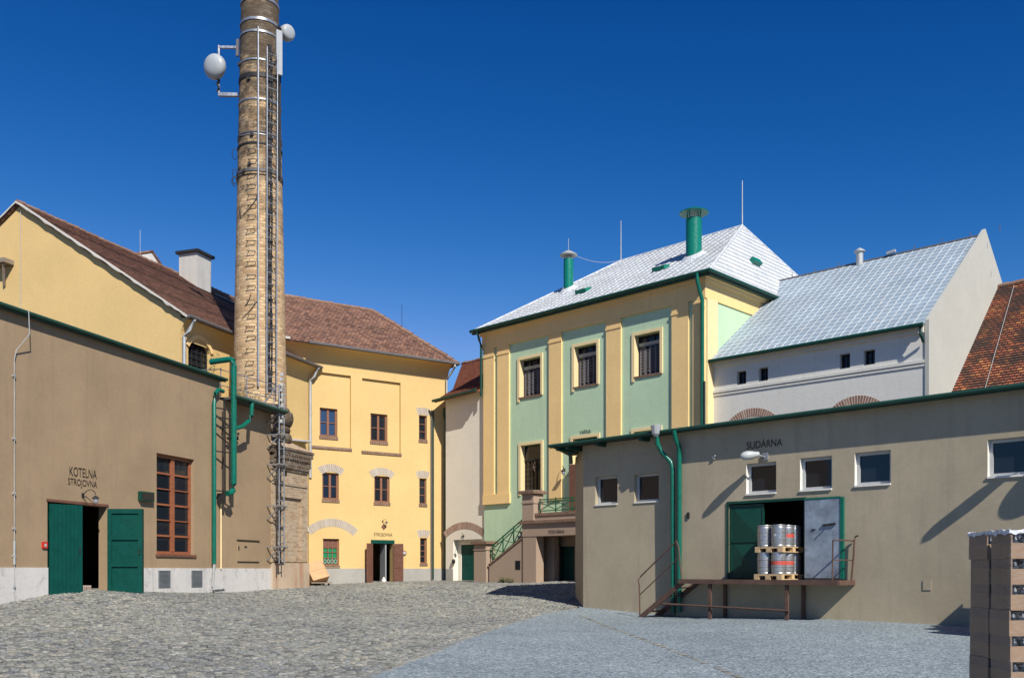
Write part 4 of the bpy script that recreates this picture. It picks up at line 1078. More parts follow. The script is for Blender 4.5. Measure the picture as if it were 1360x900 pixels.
mb = MB(); mb.box(bd[0] + .01, bd[1] - .01, .34, .4, bd[2], bd[3] - .01)
for k in range(2):
    for j in range(2):
        w2 = (bd[1] - bd[0]) / 2; mb.box(bd[0] + .08 + k * w2, bd[0] + w2 - .08 + k * w2, .325, .34, bd[2] + .15 + j * .85, bd[2] + .9 + j * .85)
mb.build('door', 'dgreenwood', bw, B_)
MB().arch(B_.s(592.5), B_.s(641), B_.z(615, 713), .42, .34, -.012, -.001, 16).build('brick_arch', 'archred', bw, B_)
gooseneck('wall_lamp', 'tiny dark arc lamp under the red brick arch of the beige link building', B_, B_.s(616), B_.z(617, 716), .6, 'arc lamps over the doors')
x, z = B_.s(603.5), B_.z(603, 745)
tag(MB().lathe([(0, .12), (.07, .1), (.1, .0), (.07, -.1), (0, -.12)], (x, -.06, z), 12).build('pipe_cap', 'iron', None, B_, smooth=60), 'small round dark cap on the beige wall left of the panelled green door', 'cap')
zr = EYE + (HZ - 474) * 50.5 / F
mb = MB(); mb.roof((-.25, -.55, ZB - .02), (SB - .02, -.55, ZB + .12), (SB - .02, .7, ZB + .75), (-.25, .7, ZB + .75)); mb.roof((-.25, .7, ZB + .75), (SB - .02, .7, ZB + .75), (SB - .02, 3.6, zr), (-2.7, 3.6, zr))
mb.face([(SB - .02, 7, ZB), (-2.7, 7, ZB), (-2.7, 3.6, zr), (SB - .02, 3.6, zr)])
rf = mb.build('roof', 'tilered', bw, B_)
mb = MB(); ridge(mb, (-2.7, 3.6, zr), (SB - .02, 3.6, zr)); mb.build('ridge_tiles', 'ridge', rf, B_)
MB().tube([(-.3, -.62, ZB), (SB - .05, -.62, ZB + .13)], .07, 9).build('gutter', 'dgreen', rf, B_)

# ------------------------------------------------------------------ 5. green brew house
SN = N_.len; ZN = 13.33; DN = 12.2
bhs = thing('brew_house', 'tall pale green and ochre brew house with white metal hip roof', 'building', N_.P(0, 0, .9), N_.ang)
upw = [N_.R(690.5, 718.5, 475.5, 525.5), N_.R(763, 793, 458, 511.5), N_.R(843, 877, 442.5, 497.5)]
low = [N_.R(692, 719, 590, 651), N_.R(761, 794, 581, 700), N_.R(842, 876, 571.5, 640)]
cor = [N_.z(790, 434)]
zf0 = N_.z(735, 443.5)                               # bottom of the frieze
mb = MB(); mb.wall(0, SN, 0, ZN - .1, [(*r, .3) for r in upw + low])
mb.face([(0, DN, 0), (0, 0, 0), (0, 0, ZN - .1), (0, DN, ZN - .1)]); mb.face([(SN, 0, 0), (SN, DN, 0), (SN, DN, ZN - .1), (SN, 0, ZN - .1)]); mb.face([(SN, DN, 0), (0, DN, 0), (0, DN, ZN - .1), (SN, DN, ZN - .1)])
mb.build('wall', 'green', bhs, N_)
mb = MB(); mb.box(-.05, SN + .05, -.09, DN + .05, zf0, ZN - .38); mb.build('frieze', 'ochre', bhs, N_)
mb = MB(); mb.box(-.14, SN + .14, -.17, DN + .14, ZN - .377, ZN - .26).box(-.24, SN + .24, -.27, DN + .24, ZN - .257, ZN - .14); mb.build('cornice', 'cream', bhs, N_)
zb1, zb0 = N_.z(660, 656), N_.z(660, 669)
def pil(px0, px1, zlo, nm='pilaster'):
    s0, s1 = N_.s(px0), N_.s(px1)
    mb = MB(); mb.box(s0, s1, -.085, 0, zlo, zf0 - .001); mb.box(s0 - .03, s1 + .03, -.11, -.086, zf0 - .42, zf0 - .33).box(s0 - .02, s1 + .02, -.10, -.086, zf0 - .16, zf0 - .10)
    return mb.build(nm, 'ochre', bhs, N_)
pil(643.5, 657.5, zb0); pil(662, 677.5, zb0); pil(730.5, 747, zb0); pil(806.5, 826, 3.5); pil(893.5, 915.5, 3.5); pil(921.5, 937, 3.5)
MB().box(N_.s(643), N_.s(678.5), -.11, 0, zb0 - .003, zb1).build('pilaster_base', 'ochre', bhs, N_)
# side face pilasters and the band
mb = MB(); mb.box(SN + .001, SN + .085, 0.02, .75, 3, zf0 - .001); mb.build('pilaster', 'cream', bhs, N_)
def surround(r, bottom=True, w=.13):
    s0, s1, z0, z1 = r; mb = MB()
    mb.box(s0 - w, s0 - .001, -.05, 0, z0 - (.2 if bottom else 0), z1 + w).box(s1 + .001, s1 + w, -.05, 0, z0 - (.05 if bottom else 0), z1 + w).box(s0 - .001, s1 + .001, -.05, 0, z1 + .001, z1 + w)
    mb.box(s0 + .001, s0 + .014, -.05, .255, z0, z1 - .002)  # cream lining on one jamb only, painting the sunlight that strikes it
    return mb.build('window_surround', 'cream', bhs, N_)
for r in upw:
    surround(r)
    o = window(bhs, N_, r, .26, 'iron', 'glass', 3, 6, .05, .02, 'sill', depth=.05)
    mb = MB(); s0, s1, z0, z1 = r; zt_ = z0 + (z1 - z0) * .72
    nx, nz = 4, 9
    for i in range(nx + 1):
        x = s0 + .12 + (s1 - s0 - .24) * i / nx; mb.bar((x, .22, z0 + .05), (x, .22, zt_), .022, .02)
    for j in range(nz):
        for i in range(nx):
            cx_ = s0 + .12 + (s1 - s0 - .24) * (i + .5) / nx; cz_ = z0 + .1 + (zt_ - z0 - .1) * (j + .5) / nz; rr = (s1 - s0 - .24) / nx * .42
            mb.tube([(cx_ + rr * math.cos(t_), .22, cz_ + rr * math.sin(t_)) for t_ in np.linspace(0, 2 * PI, 7)], .011, 4)
    mb.build('grille', 'lead', o, N_)
    MB().face([(s0 + .05, .255, zt_ + .05), (s1 - .05, .255, zt_ + .05), (s1 - .05, .2, z1 - .3), (s0 + .05, .2, z1 - .3)]).build('vent_flap', 'glasswhite', o, N_)
r = low[0]; surround(r)
o = window(bhs, N_, r, .24, 'iron', 'glassbrown', 5, 9, .06, .02, 'sill')
s0, s1, z0, z1 = r
MB().box(s0 + .03, s1 - .03, .2, .24, z0 + (z1 - z0) * .66, z0 + (z1 - z0) * .70).build('transom', 'iron', o, N_)
MB().face([(s0 + .06, .22, z0 + (z1 - z0) * .7), (s1 - .06, .22, z0 + (z1 - z0) * .7), (s1 - .06, .22, z1 - .06), (s0 + .06, .22, z1 - .06)]).build('pane', 'glass', o, N_)
cxm, czm = (s0 + s1) / 2 + .05, z0 + (z1 - z0) * .52
MB().lathe([(0, .0), (.12, .0), (.13, .02), (.1, .03)], (0, 0, 0), 4).build('medallion', 'sill', o, type('K', (), {'mat': N_.mat @ Matrix.Translation((cxm, .2, czm)) @ Matrix.Rotation(PI / 2, 4, 'X') @ Matrix.Scale(1.9, 4, (0, 1, 0)), 'ang': 0}))
r = low[1]; surround(r, False)
s0, s1, z0, z1 = r
MB().box(s0 + .02, s1 - .02, .1, .16, N_.z(777, 612), N_.z(777, 607)).box(s0 + .02, s1 - .02, .1, .16, N_.z(777, 589), N_.z(777, 586)).build('transom', 'cream', bhs, N_)
o = window(bhs, N_, (s0, s1, N_.z(777, 607), N_.z(777, 590)), .12, 'cream', 'glasswhite', 4, 1, .06, .08, name='fanlight')
q = MB(); q.box(s0 + .02, s0 + .42, -.28, .1, N_.z(777, 690), N_.z(777, 616)); q.build('door', 'brownwood', bhs, N_)
MB().box(s0 + .45, s0 + .75, .1, .15, N_.z(777, 690), N_.z(777, 616)).build('door', 'frame_w', bhs, N_)
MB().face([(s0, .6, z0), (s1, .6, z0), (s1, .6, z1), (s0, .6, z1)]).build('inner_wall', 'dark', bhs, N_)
r = low[2]; surround(r)
window(bhs, N_, r, .26, 'iron', 'glass', 3, 6, .05, .02)
r = N_.R(770, 785, 570.5, 576); lettering(bhs, N_, 'VARNA', r[0], r[1], r[2], r[3], -.012)
gooseneck('wall_lamp', 'small dark arc lamp on the ochre pilaster beside the balcony door', N_, N_.s(750), N_.z(750, 631), .8, 'arc lamps over the doors')
# roof
ov = .42; zE = ZN - .12
ZA = EYE + (HZ - 301) * 42.7 / F; yA = 6.1
El, Er = 3.6, 2.0
P00, P10, P11, P01 = (-ov, -ov, zE), (SN + ov, -ov, zE), (SN + ov, DN + ov, zE), (-ov, DN + ov, zE)
RA, RB = (El, yA, ZA), (SN - Er, yA, ZA)
mb = MB(); mb.roof(P00, P10, RB, RA, .3, .016); mb.roof(P10, P11, RB, RB, .3, .016); mb.roof(P11, P01, RA, RB, .3, .016); mb.roof(P01, P00, RA, RA, .3, .016)
rf = mb.build('roof', 'slate', bhs, N_)
mb = MB(); Vn = Vector((0, -(ZA - zE), yA + ov)).normalized()
for k in range(1, 30):
    x = -ov + (SN + 2 * ov) * k / 30
    f_ = min(1, (x + ov) / (El + ov), (SN + ov - x) / (Er + ov))
    a_ = Vector((x, -ov, zE)) + Vn * .02; b_ = Vector((x, -ov + (yA + ov) * f_, zE + (ZA - zE) * f_)) + Vn * .02
    mb.bar(a_, b_, .02, .03, Vn)
mb.build('standing_seams', 'slate', rf, N_)
mb = MB(); mb.tube([RA, RB], .07, 8); mb.tube([P10, RB], .06, 8); mb.tube([P00, RA], .06, 8); mb.tube([P11, RB], .06, 8); mb.build('ridge_cap', 'slate', rf, N_)
mb = MB(); zq = zE - .02
mb.tube([(-ov - .03, -ov - .08, zq), (SN + ov + .08, -ov - .08, zq), (SN + ov + .08, 6.0, zq)], .075, 10)
mb.box(-ov, SN + ov, -ov - .02, -ov + .12, zE - .16, zE - .09).box(SN + ov - .12, SN + ov + .02, -ov, 6, zE - .16, zE - .09); mb.build('gutter', 'dgreen', rf, N_)
def roof_z(s, y): return zE + (ZA - zE) * (y + ov) / (yA + ov)
def on_front(px, py):
    # march along the sight line to the front roof slope
    best = None
    for k in range(800):
        y = -ov + (yA + ov) * k / 800
        s = N_.s(px, y)
        if abs(N_.z(px, py, y) - roof_z(s, y)) < .012 * 3:
            best = (s, y); break
    return best or (N_.s(px, 2.0), 2.0)
def stack(px0, px1, ptop, pbase, capw, mcap, rod=0.0, flare=True):
    s, y = on_front((px0 + px1) / 2, pbase); dp = N_.dep((px0 + px1) / 2, y); r = (px1 - px0) / 2 * dp / F; z0 = roof_z(s, y) - .4; z1 = N_.z((px0 + px1) / 2, ptop, y)
    R_ = capw / 2 * dp / F
    o = MB().lathe([(r, z0), (r, z1), (r - .03, z1)], (s, y, 0), 28).build('vent_stack', 'glossgreen', rf, N_, smooth=40)
    mb = MB(); h = R_ * .62
    k_ = R_ * .36
    mb.lathe([(0, z1 + k_ + .02), (R_ * .97, z1 + k_), (R_, z1 + k_ + .03), (R_ * .97, z1 + k_ + .05), (R_ * .35, z1 + k_ + .22), (0, z1 + k_ + .26)], (s, y, 0), 28)
    mb.build('vent_cap', mcap, rf, N_, smooth=50)
    mb = MB()
    for k in range(4): mb.bar((s + r * .9 * math.cos(k * PI / 2), y + r * .9 * math.sin(k * PI / 2), z1 - .1), (s + r * 1.0 * math.cos(k * PI / 2), y + r * 1.0 * math.sin(k * PI / 2), z1 + k_ + .03), .035, .035)
    mb.build('cap_stay', mcap, rf, N_)
    MB().lathe([(r + .28, -.04), (r + .03, .12), (r + .01, .12)], (0, 0, 0), 24).build('flashing', 'slate', rf, type('K', (), {'mat': N_.mat @ Matrix.Translation((s, y, roof_z(s, y) + .03)) @ Matrix.Rotation(math.atan2(ZA - zE, yA + ov), 4, 'X'), 'ang': 0}))
    if rod: MB().tube([(s, y, z1 + .3), (s, y, z1 + .3 + rod)], .014, 5).build('lightning_rod', 'zinc', rf, N_)
    return s, y, z1
stack(911, 932, 291, 340, 39, 'glossgreen', 0)
sv = stack(748.5, 761.5, 344, 384, 23.5, 'zinc', .7)
for px, ptop, end in ((978.5, 240, RB), (816.5, 293, RA)):
    z1 = EYE + (HZ - ptop) * (N_.P(*end).y) / F
    MB().tube([(end[0], end[1], end[2]), (end[0], end[1], z1)], [.03, .018], 6).build('lightning_rod', 'zinc', rf, N_)
a, b = Vector((sv[0] + .4, sv[1], sv[2] + .1)), Vector(RA) + Vector((0, 0, .05))
MB().tube([a.lerp(b, t) - Vector((0, 0, .45 * 4 * t * (1 - t) * .5)) for t in np.linspace(0, 1, 12)], .012, 5).build('conductor_wire', 'zinc', rf, N_)
pitch = math.atan2(ZA - zE, yA + ov)
for px, py in ((775, 387), (878, 357)):
    s, y = on_front(px, py)
    MB().box(-.32, .32, -.22, .22, .0, .16).build('roof_hatch', 'glossgreen', rf, type('K', (), {'mat': N_.mat @ Matrix.Translation((s, y, roof_z(s, y))) @ Matrix.Rotation(pitch * .6, 4, 'X'), 'ang': 0}))
# hatch on the hip end
tt = .42; hp = Vector(P10).lerp(Vector(RB), tt); hp = hp + Vector((-.0, 2.4, 0))
MB().box(-.12, .12, -.32, .32, .0, .2).build('roof_hatch', 'glossgreen', rf, type('K', (), {'mat': N_.mat @ Matrix.Translation(hp) @ Matrix.Rotation(math.atan2(ZA - zE, Er + ov), 4, 'Y'), 'ang': 0}))
# downpipes
downpipe(bhs, N_, .02 - .02, -.2, zq, N_.z(643, 527), 'dgreen', -ov - .08, .06, .05)
s_ = N_.s(935.5)
MB().tube([(s_, -ov - .08, zq), (s_, -ov - .08, zq - .3), (s_ + .03, -.2, zq - 1.0), (s_ + .03, -.2, 5.2)], .075, 10).build('downpipe', 'pipegreen', bhs, N_, smooth=45)
MB().tube([(s_ + .14, -.22, 9.0), (s_ + .14, -.22, 5.2)], .05, 8).build('downpipe', 'iron', bhs, N_)

# balcony and outside stair
yb = -2.0
bz = N_.z(730, 690, yb)                              # balcony floor
bs = thing('balcony_stair', 'brown plastered balcony on piers with an outside stair and green crossed railings', 'balcony', N_.P(N_.s(630, yb), yb, .9), N_.ang)
def Rb(a, b, c, d, y=yb): return N_.R(a, b, c, d, y)
x0, x1 = N_.s(629.5, yb), N_.s(645.5, yb); g0 = .5
zc = N_.z(638, 722, yb)
MB().box(x0, x1, yb, yb + .55, g0, zc).box(x0 - .03, x1 + .03, yb - .03, yb + .58, zc - .28, zc - .24).build('pier', 'podium', bs, N_)
MB().box(x0 - .12, x1 + .12, yb - .12, yb + .67, zc + .001, zc + .13).build('pier_cap', 'sill', bs, N_)
p0, p1 = N_.s(693.5, yb), N_.s(708.5, yb); zt1 = N_.z(700, 655.5, yb)
MB().box(p0, p1, yb, yb + .62, bz + .02, zt1).box(p0 - .03, p1 + .03, yb - .03, yb + .65, zt1 - .42, zt1 - .36).build('pier', 'podium', bs, N_)
MB().box(p0 - .12, p1 + .12, yb - .12, yb + .74, zt1 + .001, zt1 + .14).build('pier_cap', 'sill', bs, N_)
xe = N_.s(800, yb)
zs0 = N_.z(730, 711, yb)
MB().box(p0, xe, yb, -.002, zs0, bz).build('slab', 'podium', bs, N_)
MB().box(p0 - .1, xe, yb - .1, yb + .0, bz - .12, bz + .0).build('slab_edge', 'sill', bs, N_)
MB().box(p1 + .02, xe, yb + .1, yb + .4, bz + .003, bz + .2).build('kerb', 'podium', bs, N_)
MB().box(p1 + .0, xe, yb + .06, yb + .44, bz + .203, bz + .32).build('kerb_cap', 'sill', bs, N_)
p2 = N_.s(711.5, yb)
MB().box(p0 + .03, p2, yb + .02, yb + .5, g0, zs0 - .002).build('column', 'podium', bs, N_)
w0, w1 = N_.s(722, -1.0), N_.s(736, -1.0)
MB().box(p2 - .9, w1, -1.0, -.7, g0, zs0 - .002).build('column', 'podium', bs, N_)
# recessed door below the balcony
dq = N_.R(741, 763, 725, 773, -.35); MB().wall(w1 - .2, xe, g0, zs0 - .002, [(dq[0], dq[1], EYE - .8, dq[3], .15)], -.35).build('back_wall', 'podium', bs, N_)
MB().box(dq[0], dq[1], -.2, -.15, EYE - .8, dq[3]).build('door', 'blackgreen', bs, N_)
MB().box(N_.s(764, yb), xe, yb + .02, yb + .35, g0, zs0 - .002).build('column', 'podium', bs, N_)
r = Rb(729, 750, 702, 708); lettering(bs, N_, 'PODVÁRNA', r[0], r[1], r[2], r[3], yb - .012)
# stair
sx0, sx1 = N_.s(648, yb), p0
za, zb_ = N_.z(648, 751, yb), N_.z(693, 714, yb)
MB().prism([(sx0, g0), (sx1 + .02, g0), (sx1 + .02, zb_), (sx0, za)], yb + .08, yb + .35).build('stair_wall', 'podium', bs, N_)
MB().bar((sx0 - .02, yb + .2, za + .03), (sx1, yb + .2, zb_ + .03), .36, .07).build('stair_coping', 'sill', bs, N_)
mb = MB(); nst = 14
for k in range(nst):
    a = sx0 + (sx1 - sx0) * k / nst; b = sx0 + (sx1 - sx0) * (k + 1) / nst; zz = .95 + (bz - .95) * (k + 1) / nst
    mb.box(a, b, yb + .352, -.01, .4, zz)
mb.build('steps', 'plinth2', bs, N_)
MB().box(N_.s(684.5, yb + .08), N_.s(691, yb + .08), yb + .07, yb + .079, N_.z(688, 756, yb), N_.z(688, 744, yb)).build('cellar_window', 'glass', bs, N_)
def xrail(a, b, h, n, nm='railing', ext=.12):
    a, b = Vector(a), Vector(b); U = Vector((0, 0, 1)); mb = MB()
    for f, w in ((.0, .04), (.8, .035), (1.0, .045)): mb.bar(a + U * h * f, b + U * h * f, w, w)
    for k in range(n + 1):
        p = a.lerp(b, k / n); mb.bar(p - U * ext, p + U * (h + .06), .04, .04)
        if k < n:
            q = a.lerp(b, (k + 1) / n); mb.bar(p + U * .03, q + U * h * .8, .03, .03); mb.bar(p + U * h * .8, q + U * .03, .03, .03)
    return mb.build(nm, 'railgreen', bs, N_)
xrail((p1 + .15, yb + .25, bz + .42), (xe, yb + .25, bz + .42), N_.z(740, 661, yb) - bz - .42, 4)
xrail((sx0 + .1, yb + .2, za + .2), (sx1 - .05, yb + .2, zb_ + .16), .72, 3)
MB().tube([(sx0 + .1, yb + .2, za + .85), (sx0 - .02, yb + .2, za + .78), (sx0 + .0, yb + .2, za + .55), (sx0 + .06, yb + .2, za + .5)], .02, 6).build('handrail_scroll', 'railgreen', bs, N_)

def weeds(name, label, spots, hgt, n, cat='plant'):
    mb = MB()
    for (x, y, z) in spots:
        for k in range(n):
            a = random.uniform(0, 2 * PI); l = random.uniform(.3, 1) * hgt; lean = random.uniform(.1, .6)
            bx, by = x + random.gauss(0, .1), y + random.gauss(0, .1)
            tip = Vector((bx + math.cos(a) * l * lean, by + math.sin(a) * l * lean, z + l))
            bse = Vector((bx, by, z))
            mb.tube([bse, tip], [.006, .003], 3)
            for j in range(5):
                c = bse.lerp(tip, .25 + .15 * j); t_ = random.uniform(0, 2 * PI); d = Vector((math.cos(t_), math.sin(t_), random.uniform(-.2, .5))) * random.uniform(.05, .11); w = Vector((-d.y, d.x, 0)) * .35
                mb.face([c, c + d * .5 + w, c + d, c + d * .5 - w])
    o = mb.build(name, 'leaf'); return tag(o, label, cat)
sp = []
for px in (666, 671, 676, 682):
    v = N_.P(N_.s(px, yb), yb - .05, 0); sp.append((v.x, v.y, g1(v.x, v.y)))
weeds('weed_clump', 'small green weeds growing at the foot of the stair wall', sp, .35, 9)
sp = [tuple(L.P(sR + 1.0 + k * .32, .1 + .1 * (k % 2), ZT2 + .1)) for k in range(7)]
weeds('weed_clump', 'yellowish green weeds growing on the low roof at the chimney foot', sp, .75, 8)
v = L.P(sR + .9, 1.1, 8.0); sp = [(v.x + .02 * k, v.y, ZT2 + .1 + .35 * k) for k in range(5)]
weeds('weed_clump', 'thin dark climbing weed on the left side of the chimney foot', sp, .5, 5)

# ------------------------------------------------------------------ 6. pale malt house with silver roof
P_ = Wall(940, 37.3, 1229, 31.6)
SP = P_.len; ZP = EYE + 8.33; YP = 6.0; ZPR = EYE + 12.8
ph = thing('malt_house', 'pale plastered malt house with silver metal roof and high limewashed gable', 'building', P_.P(0, 0, .6), P_.ang)
sw = [P_.R(978.5, 991, 492.5, 510), P_.R(1007.5, 1020, 488, 505.5), P_.R(1115, 1129, 469.5, 489), P_.R(1147, 1162, 464.5, 484)]
mb = MB(); mb.wall(-.1, SP, 0, ZP - .05, [(*r, .28) for r in sw]); mb.face([(SP, 2 * YP, 0), (-.1, 2 * YP, 0), (-.1, 2 * YP, ZP - .05), (SP, 2 * YP, ZP - .05)]); mb.face([(-.1, 2 * YP, 0), (-.1, 0, 0), (-.1, 0, ZP - .05), (-.1, 2 * YP, ZP - .05)])
mb.build('wall', 'pale', ph, P_)
for r in sw: window(ph, P_, r, .2, 'iron', 'glass', 2, 2, .03, .025)
zl = P_.z(1085, 500.5)
MB().box(-.05, SP - .02, -.06, 0, zl - .05, zl + .05).box(-.05, SP - .02, -.035, -.0, zl - .16, zl - .10).build('string_course', 'pale', ph, P_)
MB().box(-.05, SP - .03, -.12, 0, ZP - .35, ZP - .18).box(-.05, SP - .03, -.2, 0, ZP - .178, ZP - .06).build('cornice', 'pale', ph, P_)
for a, b, pt, pe in ((965, 1034, 541.5, 560), (1100, 1176, 525, 542)):
    s0, s1 = P_.s(a), P_.s(b); zt_ = P_.z((a + b) / 2, pt); th = .3
    MB().arch(s0, s1, zt_ - th - .75, .75, th, -.015, -.001, 18).build('brick_arch', 'archred', ph, P_)
    MB().arch(s0 + .25, s1 - .25, zt_ - th - .85, .6, .24, -.008, -.0005, 16).build('brick_arch', 'archwhite', ph, P_)
sg = SP - .05                                         # gable wall, rising above the roof
mb = MB(); gy = [(-.04, 0), (-.04, ZP + .06), (YP, ZPR + .22), (2 * YP + .2, ZP + .1), (2 * YP + .2, 0)]
a = [(SP, y, z) for y, z in gy]; b = [(SP + .13, y, z) for y, z in gy]
mb.face(a); mb.face(b[::-1])
for k in range(5): mb.face([a[k], b[k], b[(k + 1) % 5], a[(k + 1) % 5]])
mb.build('gable_wall', 'gable', ph, P_)
slp = (ZPR - ZP) / YP; ovp = .3
A, B, C, D = (-.25, -ovp, ZP - ovp * slp + .1), (SP - .002, -ovp, ZP - ovp * slp + .1), (SP - .002, YP, ZPR), (-.25, YP, ZPR)
D2 = (-.25, YP, ZPR)
mb = MB(); mb.roof(A, B, C, D, .36, .012); mb.roof((SP - .002, 2 * YP + .3, ZP - .1), (-.25, 2 * YP + .3, ZP - .1), D, C, .5, .02)
rf = mb.build('roof', 'slate2', ph, P_)
mb = MB(); Vn = Vector((0, -(ZPR - A[2]), YP + ovp)).normalized()
for k in range(1, 27):
    x = A[0] + (B[0] - A[0]) * k / 27
    mb.bar(Vector((x, A[1], A[2])) + Vn * .02, Vector((x, YP, ZPR)) + Vn * .012, .014, .022, Vn)
mb.build('standing_seams', 'slate', rf, P_)
mb = MB(); mb.tube([D, C], .06, 7)
for k in range(10): mb.bar((.6 + k * 1.05, YP, ZPR), (.6 + k * 1.05, YP, ZPR + .22), .02, .03)
mb.build('ridge_cap', 'dzinc', rf, P_)
MB().tube([(-.3, -ovp - .06, A[2] - .03), (SP + .05, -ovp - .06, A[2] - .03)], .075, 9).build('gutter', 'dgreen', rf, P_)
MB().tube([(SP - .06, -ovp - .06, A[2] - .03), (SP - .04, -ovp - .03, A[2] - .35), (SP - .03, -.1, A[2] - .55)], .05, 8).build('downpipe', 'dgreen', ph, P_)
MB().tube([(.1, -ovp - .06, A[2] - .03), (.08, -.25, A[2] - .5), (-.02, -.2, A[2] - 1.0), (-.02, -.18, A[2] - 3.0)], .05, 8).build('downpipe', 'dgreen', ph, P_)
s_ = P_.s(1143, YP); MB().lathe([(.14, -.3), (.14, .35), (.22, .42), (.22, .46), (.05, .58), (0, .58)], (s_, YP - .1, ZPR), 16).build('vent_stack', 'zinc', rf, P_)
s_ = P_.s(1184, YP); MB().bar((s_ - .15, YP - .1, ZPR + .1), (s_ + .2, YP - .1, ZPR + .14), .12, .1).build('roof_hook', 'radome', rf, P_)

# ------------------------------------------------------------------ 7. red-roofed house at the right
T_ = type('K', (), {})(); T_.ang = P_.ang; T_.mat = P_.mat
rh = thing('red_roofed_house', 'house with patchy orange and black clay tile roof against the limewashed gable', 'building', P_.P(SP + 2, 1, .5), P_.ang)
s0 = SP + .132; s1 = s0 + 16; ya, za_ = -.3, EYE + 4.0; yb2, zr2 = 7.6, EYE + 11.15
MB().box(s0, s1, .2, 14.5, 0, za_ + .2).build('wall', 'beige', rh, T_)
MB().prism([(s1 - .02, 0), (s1, 0), (s1, .1), (s1 - .02, .1)], 0, .1).build('quoin', 'beige', rh, T_)
mb = MB(); mb.roof((s0, ya, za_), (s1, ya, za_), (s1, yb2, zr2), (s0, yb2, zr2), .17, .03); mb.roof((s1, 15.4, za_), (s0, 15.4, za_), (s0, yb2, zr2), (s1, yb2, zr2), .5, .02)
rf = mb.build('roof', 'tileold', rh, T_)
mb = MB(); ridge(mb, (s0, yb2, zr2), (s1, yb2, zr2), .12); mb.build('ridge_tiles', 'ridge', rf, T_)
mb = MB(); n_ = Vector((0, -(zr2 - za_), yb2 - ya)).normalized() * .05
mb.tube([Vector((s0 + 1.35 - .75 * t, ya + (yb2 - ya) * t, za_ + (zr2 - za_) * t)) + n_ for t in np.linspace(.2, .98, 8)], .010, 5); mb.build('lightning_conductor', 'zinc', rf, T_)

# ------------------------------------------------------------------ 8. long low cask house (right)
R_ = Wall(770, 30.1, 1360, 20.8)
ZC = EYE + 4.0; sS = R_.s(898); st_ = .17; SRx = R_.len + 9
ck = thing('cask_house', 'long low grey-brown cask house with row of small windows and open metal doors', 'building', R_.P(4, 0, .3), R_.ang)
wl = [R_.R(790.5, 820, 632, 669, st_), R_.R(842.5, 875, 628.5, 665.5, st_)]
wrr = [R_.R(991, 1031, 614, 654.5), R_.R(1062.5, 1105, 606.5, 649.5), R_.R(1135, 1183, 599, 643), R_.R(1311.5, 1372, 581, 631)]
zdk = R_.z(1045, 770.6)                                # deck level
zdk = EYE - .245
dw = R_.R(968, 1068.5, 665.5, 770); dw = (dw[0], dw[1], zdk, dw[3])
mb = MB(); mb.wall(0, sS, 0, ZC, [(*r, .24) for r in wl], st_); mb.face([(sS, 0, 0), (sS, st_, 0), (sS, st_, ZC), (sS, 0, ZC)][::-1])
mb.wall(sS, SRx, 0, ZC, [(*r, .2) for r in wrr] + [(*dw, .25)])
# left end runs back along the sight line
e0 = R_.mat.inverted() @ Vector((2.25, 33.4, 0))
mb.face([(e0.x, e0.y, 0), (0, st_, 0), (0, st_, ZC), (e0.x, e0.y, ZC)])
bk = 6.2
mb.face([(SRx, 0, 0), (SRx, bk, 0), (SRx, bk, ZC + .3), (SRx, 0, ZC)]); mb.face([(SRx, bk, 0), (3.5, bk, 0), (3.5, bk, ZC + .3), (SRx, bk, ZC + .3)]); mb.face([(3.5, bk, 0), (e0.x, e0.y, 0), (e0.x, e0.y, ZC), (3.5, bk, ZC + .3)])
mb.build('wall', 'cask', ck, R_)
oe = .27
mb = MB(); zr0 = ZC + .003
pl_ = [(-1.0, -oe), (SRx + .3, -oe), (SRx + .3, bk + .2), (3.2, bk + .2), (e0.x - .5, e0.y + .2)]
lo_ = [(x, y, zr0 + max(0, y) * .045) for x, y in pl_]; hi_ = [(x, y, zr0 + .07 + max(0, y) * .045) for x, y in pl_]
mb.face(lo_[::-1]); mb.face(hi_)
for k in range(5): mb.face([lo_[k], lo_[(k + 1) % 5], hi_[(k + 1) % 5], hi_[k]])
rf = mb.build('roof', 'roofing', ck, R_)
mb = MB(); mb.box(-1.03, SRx, -oe - .03, -oe - .001, zr0 - .04, zr0 + .09).tube([(-1.05, -oe - .07, zr0 + .03), (SRx, -oe - .07, zr0 + .03)], .048, 10); mb.build('gutter', 'blackgreen', rf, R_)
for s_ in (-.75, -.35, .9, 2.6): MB().box(s_ - .06, s_ + .06, -oe + .03, st_ + .4, zr0 - .13, zr0 - .002).build('rafter_end', 'blackgreen', rf, R_)
MB().bar((-.5, .1, zr0 - .2), (e0.x - .2, e0.y, zr0 - .16), .12, .12).build('purlin', 'blackgreen', rf, R_)
for r in wl:
    o = window(ck, R_, r, st_ + .14, 'frame_w', 'glass', 1, 1, .07, .03)
    MB().box(r[0], r[1], st_ - .03, st_ + .14, r[2] - .04, r[2] + .005).build('sill', 'white', o, R_)
for k, r in enumerate(wrr):
    o = window(ck, R_, r, .12, 'frame_w', 'glass', 1, 1, .075, .03)
    MB().box(r[0] - .0, r[1], -.04, .12, r[2] - .04, r[2] + .005).build('sill', 'white', o, R_)
    MB().face([(r[0] + .0015, .0, r[2]), (r[0] + .0015, .12, r[2]), (r[0] + .0015, .12, r[3]), (r[0] + .0015, 0, r[3])]).build('sunlit_reveal', 'white', o, R_)  # white on the left side alone, sunlight there put into the paint
